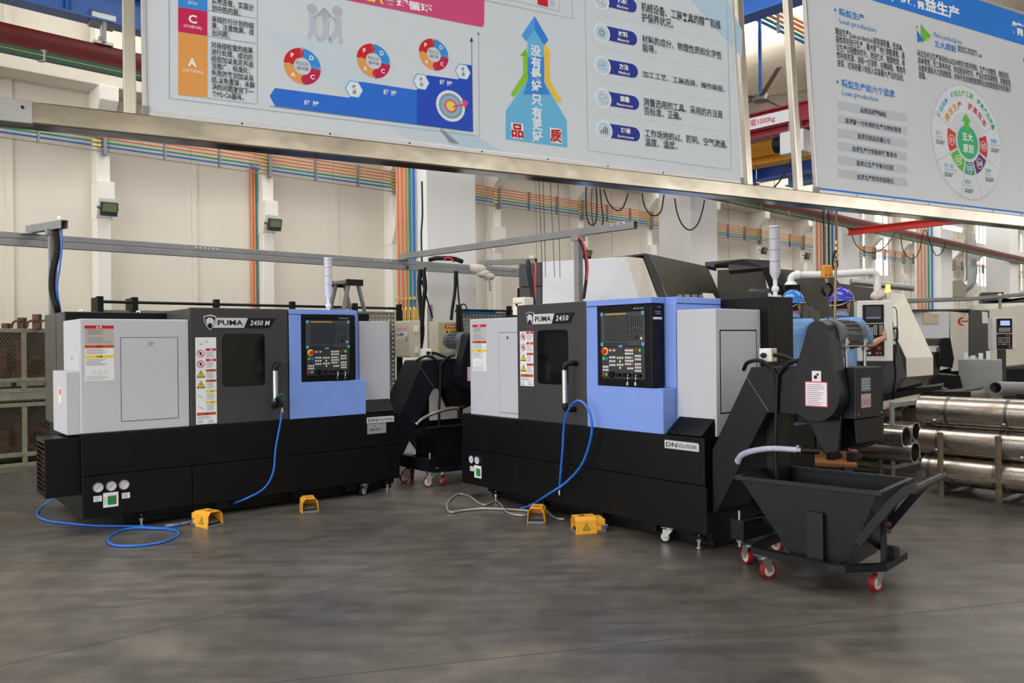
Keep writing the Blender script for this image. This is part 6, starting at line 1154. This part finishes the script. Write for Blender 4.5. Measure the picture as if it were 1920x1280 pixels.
def person(loc, yaw, label, hel_rgb, rel, rwr, lel, lwr, lean=0.0, look=0.0):
    """local frame: +y forward, +x right; arms given by elbow and wrist positions"""
    R = thing('person', label, 'person', loc, yaw); ly = lean
    V = [(0, 0, .92), (0, ly*.3, 1.08), (0, ly*.7, 1.27), (0, ly, 1.40), (0, ly*1.1, 1.485), (0, ly*1.2+.01, 1.555), (0, ly*1.2+.02, 1.63),
         (.17, ly, 1.395), rel, rwr, (-.17, ly, 1.395), lel, lwr,
         (.09, 0, .88), (.10, .02, .48), (.10, -.02, .09), (.105, .15, .035), (-.09, 0, .88), (-.10, .02, .48), (-.10, -.02, .09), (-.105, .15, .035)]
    Ed = [(0,1),(1,2),(2,3),(3,4),(4,5),(5,6),(3,7),(7,8),(8,9),(3,10),(10,11),(11,12),(0,13),(13,14),(14,15),(15,16),(0,17),(17,18),(18,19),(19,20)]
    Rd = [(.13,.10),(.125,.095),(.135,.09),(.10,.07),(.05,.05),(.07,.08),(.068,.078),(.06,.06),(.043,.043),(.029,.026),(.06,.06),(.043,.043),(.029,.026),(.085,.085),(.058,.058),(.042,.042),(.04,.03),(.085,.085),(.058,.058),(.042,.042),(.04,.03)]
    for wr, el in ((9, 8), (12, 11)):               # palm and five fingers
        W0 = Vector(V[wr]); d = (W0-Vector(V[el])).normalized(); sgn = 1 if wr == 9 else -1
        side = d.cross(Vector((0, 0, 1))); side = (side if side.length > .2 else Vector((1, 0, 0))).normalized(); up = side.cross(d).normalized()
        pi = len(V); V.append(tuple(W0+d*.055)); Rd.append((.030, .018)); Ed.append((wr, pi))
        for k, (off, ln) in enumerate(((.030, .072), (.010, .082), (-.010, .077), (-.029, .060))):
            b = len(V); q = W0+d*.09+up*off
            V += [tuple(q), tuple(q+d*ln*.5+side*-.006*sgn+up*off*.25), tuple(q+d*ln*.95+side*-.022*sgn+up*off*.35)]; Rd += [.0095, .0088, .0075]; Ed += [(pi, b), (b, b+1), (b+1, b+2)]
        b = len(V); q = W0+d*.04+up*.03; V += [tuple(q+up*.012), tuple(q+d*.03+up*.038), tuple(q+d*.058+up*.048)]; Rd += [.011, .0095, .0085]; Ed += [(pi, b), (b, b+1), (b+1, b+2)]
    body = skin('body', V, Ed, Rd, m_skin, R)
    # shirt: torso and upper sleeves, trousers, shoes
    mid = lambda a, b, t: tuple(Vector(a).lerp(Vector(b), t))
    SV = [(0, 0, .83), (0, ly*.3, 1.05), (0, ly*.7, 1.26), (0, ly, 1.40), (0, ly*1.05, 1.468), (.175, ly, 1.405), mid(V[7], rel, .5), mid(V[7], rel, .92), (-.175, ly, 1.40), mid(V[10], lel, .5), mid(V[10], lel, .92)]
    skin('shirt', SV, [(0,1),(1,2),(2,3),(3,4),(3,5),(5,6),(6,7),(3,8),(8,9),(9,10)], [(.165,.125),(.155,.12),(.175,.125),(.16,.115),(.105,.09),(.088,.088),(.075,.075),(.07,.07),(.082,.082),(.075,.075),(.07,.07)], m_shirt, R, 0)
    c = MB(m_shirt).hollow((0, ly*1.05-.01, 1.455), (0, ly*1.1+.005, 1.50), .075, .066, 20); c.build('collar', R, bevel=.004, smooth=True)
    skin('trousers', [(0, 0, .93), (.09, 0, .86), (.10, .02, .48), (.10, -.02, .11), (-.09, 0, .86), (-.10, .02, .48), (-.10, -.02, .11)], [(0,1),(1,2),(2,3),(0,4),(4,5),(5,6)], [(.15,.115),(.105,.105),(.078,.078),(.068,.068),(.105,.105),(.078,.078),(.068,.068)], m_trs, R, 0)
    for s in (-1, 1): MB(m_shoe).pyz([(-.09, 0), (.19, 0), (.2, .03), (.12, .07), (.02, .1), (-.09, .1)], s*.1-.045, s*.1+.045).build('shoe', R, bevel=.015)
    # head: features, hair, helmet turned by look
    hc = Vector((0, ly*1.2+.02, 1.60)); H = bpy.data.objects.new('head', None)
    ca, sa = math.cos(look), math.sin(look); T = lambda x, y, z: (hc.x+ca*x-sa*y, hc.y+sa*x+ca*y, hc.z+z)
    hm = MB(m_skin); hm.ball((0, 0, 0), .098, 18, 12, (.80, .98, 1.16)); hm.ball((0, .03, -.06), .065, 14, 8, (.85, 1, .9)); hm.ball((0, .095, -.012), .018, 10, 6, (.8, 1.2, 1.3)); hm.ball((.08, -.005, -.015), .026, 10, 6, (.45, .8, 1.2)); hm.ball((-.08, -.005, -.015), .026, 10, 6, (.45, .8, 1.2)); hm.v = [T(*v) for v in hm.v]; hd = hm.build('head', R, smooth=True)
    ey = MB(m_hair)
    for s in (-1, 1): ey.ball((s*.03, .088, .012), .009, 8, 5, (1.2, .5, .7)).box(s*.03-.014, s*.03+.014, .086, .093, .028, .033)
    ey.use(mat('lips', (170, 100, 90), .5)).box(-.02, .02, .09, .094, -.062, -.054); ey.v = [T(*v) for v in ey.v]; ey.build('face_features', hd)
    hr = MB(m_hair); hr.ball((0, -.022, -.005), .1, 18, 10, (.82, .88, 1.0), 0, math.pi*.66); hr.v = [T(*v) for v in hr.v]; hr.build('hair', hd, smooth=True)
    hl = mat('helmet_%d' % hel_rgb[2], hel_rgb, .22, coat=.5); e = MB(hl); e.ball((0, -.005, .035), .132, 24, 10, (.86, 1.02, .98), 0, math.pi*.5)
    e.add([(.132*.86*math.cos(a)*f, -.005+.132*1.02*math.sin(a)*f+(.045*max(0, math.sin(a))**2 if f > 1 else 0), .035-(.012 if f > 1 else 0)) for f in (1, 1.1) for a in [2*math.pi*k/24 for k in range(24)]], [(k, (k+1) % 24, 24+(k+1) % 24, 24+k) for k in range(24)])
    for s in (-.035, 0, .035): e.tube(spl([(s, -.125, .06), (s*.9, -.085, .13), (s*.8, 0, .166), (s*.9, .08, .13), (s, .118, .07)], 5), .008, 6)
    e.v = [T(*v) for v in e.v]; hh = e.build('helmet', hd, smooth=True); st_ = MB(m_ivory); st_.tube(spl([(-.085, .0, .03), (-.075, -.09, -.01), (0, -.115, -.02), (.075, -.09, -.01), (.085, 0, .03)], 5), .006, 6); st_.v = [T(*v) for v in st_.v]; st_.build('helmet_strap', hd, smooth=True)
    return R
def loc_of(loc, yaw, p): d = Vector(p)-Vector(loc); c, s = math.cos(-yaw), math.sin(-yaw); return (c*d.x-s*d.y, s*d.x+c*d.y, d.z)
lw = at(1578, 640, 8.25); lw = (lw.x, lw.y, .25); yw = math.radians(-38)
person(lw, yw, 'worker in blue shirt and violet-blue helmet reaching to the white pendant', (62, 62, 190), loc_of(lw, yw, at(1632, 646, 8.28)), loc_of(lw, yw, at(1655, 634, 8.55)), (-.27, .02, 1.12), (-.22, .2, 1.0), look=math.radians(-22))
lw = at(1487, 640, 8.6); lw = (lw.x, lw.y, .25); yw = math.radians(-35)
person(lw, yw, 'worker in blue shirt and bright blue helmet half hidden behind the conveyor', (48, 122, 204), (.26, .05, 1.12), (.2, .27, 1.05), (-.26, .02, 1.12), (-.2, .25, 1.05), look=math.radians(-25))
# ------------------------------------------------------------------ hoist and slings
YH = 7.0; q = at(1550, 500, YH); hk = thing('hook_block', 'orange-yellow hook block with black hook hanging on two chains', 'hook block', q)
k = YH/1510; MB(mat('orange_hook_block', (222, 150, 52), .45, noise=.12)).pxz(rrect(-9.2*k, 9.2*k, -22*k, 3*k, .022), -.035, .035).build('shell', hk, bevel=.01)
for x in (-.02, .015): MB(m_dark).cyl((x, -.037, -16*k), (x, -.034, -16*k), .006, 10).build('shell_bolt', hk)
MB(m_steel).cyl((0, 0, -22*k), (0, 0, -30*k), .02, 12, .014).build('swivel', hk, smooth=True); MB(m_dark).tube(spl([(0, 0, -30*k), (.03, 0, -.155), (.045, 0, -.20), (.02, 0, -.245), (-.02, 0, -.24), (-.042, 0, -.205), (-.035, 0, -.175)], 6), .013, 10).build('hook', hk, smooth=True)
for s in (-5, 5):
    b = MB(m_dark)
    for i in range(34):
        z = 3*k+.012+.024*i; P = [(.007*math.cos(2*math.pi*j/10), .015*math.sin(2*math.pi*j/10)) for j in range(10)]
        b.tube([(s*k+(p[0] if i % 2 else 0), (0 if i % 2 else p[0]), z+p[1]) for p in P], .0032, 5, closed=True)
    b.build('load_chain', hk, smooth=True)
MB(m_green).cyl((0, .02, 3*k), (0, .02, .9), .004, 8).build('pendant_line', hk)
b = MB(m_cable); b.bar(at(1551, 545, YH)+Vector((0, 0, 0)), at(1552, 606, 6.4), .018, .045); tag(b.build('lifting_strap'), 'black lifting strap from the hook down to the conveyor motor', 'strap')
m_rope = mat('oily_wire_rope', (128, 108, 74), .5, .5, noise=.3, nscale=60)
b = thing('wire_rope_sling', 'brown wire rope sling hanging beside the hook block', 'sling', at(1567, 400, 7.0)); o = Vector(b.location)
MB(m_rope).tube(spl([at(1568, 340, 7.0)-o, at(1568, 450, 7.0)-o, at(1567, 500, 6.95)-o, at(1565, 608, 6.5)-o], 6), .012, 8).build('rope', b, smooth=True)
for v in (455, 466, 478, 490): MB(m_brass).cyl(at(1568, v-4, 6.99)-o, at(1568, v+3, 6.99)-o, .018, 10).build('ferrule', b, smooth=True)
MB(m_dark).tube(spl([at(1566, 470, 6.98)-o, at(1562, 485, 6.97)-o, at(1561, 497, 6.97)-o, at(1566, 504, 6.97)-o, at(1570, 498, 6.97)-o, at(1569, 488, 6.97)-o], 5), .008, 8).build('eye_loop', b, smooth=True)
# ------------------------------------------------------------------ cranes seen between the boards
def perp(u, v, Y, y0, y1):                        # a line perpendicular to the wall through a seen point
    p = at(u, v, Y); wx = W.c*p.x+W.s*p.y; return Vector(W.w(wx, y0, p.z)), Vector(W.w(wx, y1, p.z)), wx, -W.s*p.x+W.c*p.y, p.z
def girder(u, v, Y, w, h, m, label, y0, y1, tube=False):
    a, c, wx, wy, z = perp(u, v, Y, y0, y1); R = thing('crane_girder', label, 'girder', a); MB(m).ibeam((0, 0, 0), c-a, w, h, .025, up=(0, 0, 1)).build('beam', R)
    if tube: MB(m).sweep([(0, 0, h*.1), c-a+Vector((0, 0, h*.1))], [(-w*.36,-h*.3),(w*.36,-h*.3),(w*.42,0),(w*.3,h*.36),(-w*.3,h*.36),(-w*.42,0)], up=(0,0,1)).build('web_box', R)
    return R, wx, wy, z
m_maroon = mat('maroon_girder_paint', (150, 34, 58), .4, noise=.05); m_yelg = mat('yellow_girder_paint', (226, 168, 34), .45, noise=.05)
R, wx, wy, z = girder(1450, 232, 13.0, .3, .42, m_maroon, 'maroon crane girder with load sign seen between the boards', 2.0, 9.0, True)
sg = MB(m_paper); dz = .11; wbox(sg, wx-.158, wx-.152, wy-.5, wy+.55, z-.06, z+.13); so = sg.build('load_sign'); tag(so, 'white load sign reading 1000 kg on the maroon girder', 'sign')
tt = bpy.data.objects.new('sign_lettering', None); COL.objects.link(tt); tt.parent = so; tt.matrix_world = Matrix.Translation(W.w(wx-.159, wy, z)) @ Matrix.Rotation(W.A-math.pi/2, 4, 'Z')
text('限载1000kg', (-.42, .12, -.03, .10), ink((190, 40, 60)), tt, -.0005, bold=.01); text('上海起重', (-.5, -.46, -.03, .03), ink((90, 130, 120)), tt, -.0005)
girder(1450, 282, 15.0, .35, .5, m_yelg, 'yellow crane girder below the maroon one', 3.0, 9.0, True)
girder(1450, 322, 16.5, .3, .3, mat('mid_blue_girder', (58, 104, 186), .45), 'mid blue crane girder below the yellow one', 4.0, 9.0); girder(1450, 345, 18.5, .3, .25, mat('teal_blue_girder', (40, 92, 130), .45), 'dark teal girder just above the stainless rail', 5.0, 9.3)
girder(1425, 5, 11.5, .3, .35, mat('bright_blue_girder', (40, 110, 208), .45), 'bright blue girder at the top between the boards', 2.0, 9.0)
girder(1598, 434, 20.0, .16, .17, mat('scarlet_girder_paint', (204, 46, 40), .45), 'scarlet light crane girder under the stainless rail at right', 1.5, 9.25)
q = at(1492, 265, 12.6); R = thing('hoist_unit', 'white electric hoist box hanging from the maroon girder', 'hoist', q, W.A); MB(m_cl).box(-.14, .14, -.2, .2, -.2, .15).build('case', R, bevel=.02); MB(m_dark).cyl((0, .2, 0), (0, .34, 0), .13, 20).build('motor', R, smooth=True); MB(m_galv).box(-.05, .05, -.1, .1, .15, .3).build('trolley', R, bevel=.01)
hose([at(1490, 280, 12.4), at(1482, 305, 12.4), at(1465, 335, 12.4), at(1445, 358, 12.4)], .012, m_cable, 'black cable hanging from the white hoist box', 'cable')
q = at(1426, 183, 13.5); R = thing('ceiling_fan', 'large five-blade ceiling fan seen between the boards', 'fan', q); mfan = mat('grey_fan_blade', (128, 122, 112), .5)
MB(m_galv).cyl((0, 0, -.06), (0, 0, .06), .14, 24, .11).build('hub', R, bevel=.01, smooth=True); MB(m_bluep).cyl((0, 0, .06), (0, 0, 7.6-q.z), .03, 10).build('down_rod', R, smooth=True)
for i in range(5): a = math.radians(72*i+47); d = Vector((math.cos(a), math.sin(a), 0)); n = Vector((-d.y, d.x, .2))*.05; MB(mfan).hull([d*.1+n, d*1.5+n*.8, d*1.5-n*.8, d*.1-n], [p_+Vector((0, 0, .012)) for p_ in (d*.1+n, d*1.5+n*.8, d*1.5-n*.8, d*.1-n)]).build('blade', R)
R = thing('high_pipe_run', 'orange green and blue pipes high up between the boards', 'pipe run', at(1450, 40, 13.0))
o = Vector(R.location); du = Vector(W.w(1, 0, 0))
for i, m in enumerate((m_orange, m_orange, m_orange, m_green, m_bluep)): p_ = at(1466-9*i, 22+5*i, 14.0)-o; MB(m).cyl(p_-du*1.5, p_+du*4, .028, 8).build('pipe', R, smooth=True)
b = at(1458, 30, 14)-o; MB(m_galv).box(b.x-.02, b.x+.02, b.y-.05, b.y, b.z-.3, b.z+.12).build('hanger', R)
# festoon cables and thin wires
def loops(pts, lab, Y, r=.008): hose([at(u, v, Y) for u, v in pts], r, m_cable, lab, 'cable')
loops([(1099, 350), (1099, 395), (1103, 415), (1111, 422), (1118, 412), (1119, 380), (1118, 352)], 'narrow black cable loop under the stainless rail', 9.0); loops([(1110, 352), (1109, 390), (1112, 420), (1118, 432)], 'thin black cable end beside the narrow loop', 9.0, .005); loops([(1125, 353), (1128, 385), (1131, 410), (1128, 425)], 'single black cable hanging right of the narrow loop', 9.0)
loops([(1132, 355), (1140, 378), (1152, 392), (1162, 394), (1170, 385), (1178, 362)], 'left wide black festoon cable loop', 9.0); loops([(1204, 362), (1208, 385), (1218, 400), (1230, 404), (1240, 394), (1245, 365)], 'middle wide black festoon cable loop before the white column', 9.0); loops([(1265, 372), (1270, 400), (1280, 422), (1294, 431), (1308, 420), (1317, 395), (1321, 375)], 'largest black festoon cable loop on the white column', 9.0)
for i, (a, c_) in enumerate(((1010, 1017), (1018, 1023), (1031, 1040), (1046, 1050))): loops([(a, 330), ((a+c_)/2, 420), (c_, 520)], 'thin vertical wire over the white machine, ' + ('leftmost', 'second', 'third', 'rightmost')[i], 9.3, .0035)
loops([(1597, 441), (1606, 460), (1622, 472), (1640, 473), (1660, 462), (1678, 437)], 'thin festoon cable under the scarlet girder', 18.0, .01); loops([(1689, 440), (1692, 465), (1700, 480), (1710, 485), (1722, 475), (1728, 450), (1732, 430)], 'thin festoon cable before the far column pipes', 18.0, .01); loops([(1736, 430), (1745, 460), (1756, 479), (1768, 470), (1772, 455)], 'thin festoon cable beside the bright window', 18.0, .01)
# rain pipes on the back wall, ducts far right
for i, u in enumerate((918, 1210)):
    x = fry(W, u, 420, WY-.1)[0]; b = MB(mat('off_white_downpipe', (222, 220, 214), .5)); b.cyl(W.w(x, WY-.12, .1), W.w(x, WY-.12, 8), .055, 14); tag(b.build('downpipe', smooth=True), ('off-white downpipe on the wall left of the charcoal tower', 'off-white downpipe on the wall left of the tall white column')[i], 'pipe')
R = thing('flexible_duct', 'silver flexible duct before the far window', 'duct', at(1819, 470, 30)); o = Vector(R.location); pts = spl([at(1819, 440, 30)-o, at(1820, 490, 30)-o, at(1820, 520, 30)-o, at(1814, 534, 30)-o, at(1800, 542, 30)-o], 8); b = MB(m_zinc); b.tube(pts, .18, 16); b.build('duct', R, smooth=True); b = MB(m_zinc)
for i in range(2, len(pts)-1): d = (pts[i]-pts[i-1]).normalized(); b.hollow(pts[i]-d*.04, pts[i]+d*.04, .2, .17, 16)
b.build('duct_ribs', R, smooth=True); slab('filter_box', R, [(1771, 527, 29.5), (1803, 524, 29.5), (1812, 535, 29.5), (1808, 556, 29.5), (1771, 556, 29.5)], (.5, .8, 0), mat('tan_filter_box', (160, 152, 134), .6))
b = MB(m_zinc); b.cyl(at(1595, 528, 17), at(1712, 540, 17), .07, 16); tag(b.build('silver_duct', smooth=True), 'long silver duct behind the amber beacon', 'duct')
R = thing('tube_lamp', 'lit white tube lamp under the stainless rail at right', 'lamp', at(1786, 429, 22)); dd = Vector(W.w(1, 0, 0)); MB(mat('tube_lamp_glow', (240, 244, 255), .4, emit=6.0)).cyl(-dd*.6, dd*.6, .04, 12).build('tube', R, smooth=True); MB(m_white).bar(-dd*.65+Vector((0, 0, .07)), dd*.65+Vector((0, 0, .07)), .12, .05).build('fitting', R)
flush_texts()
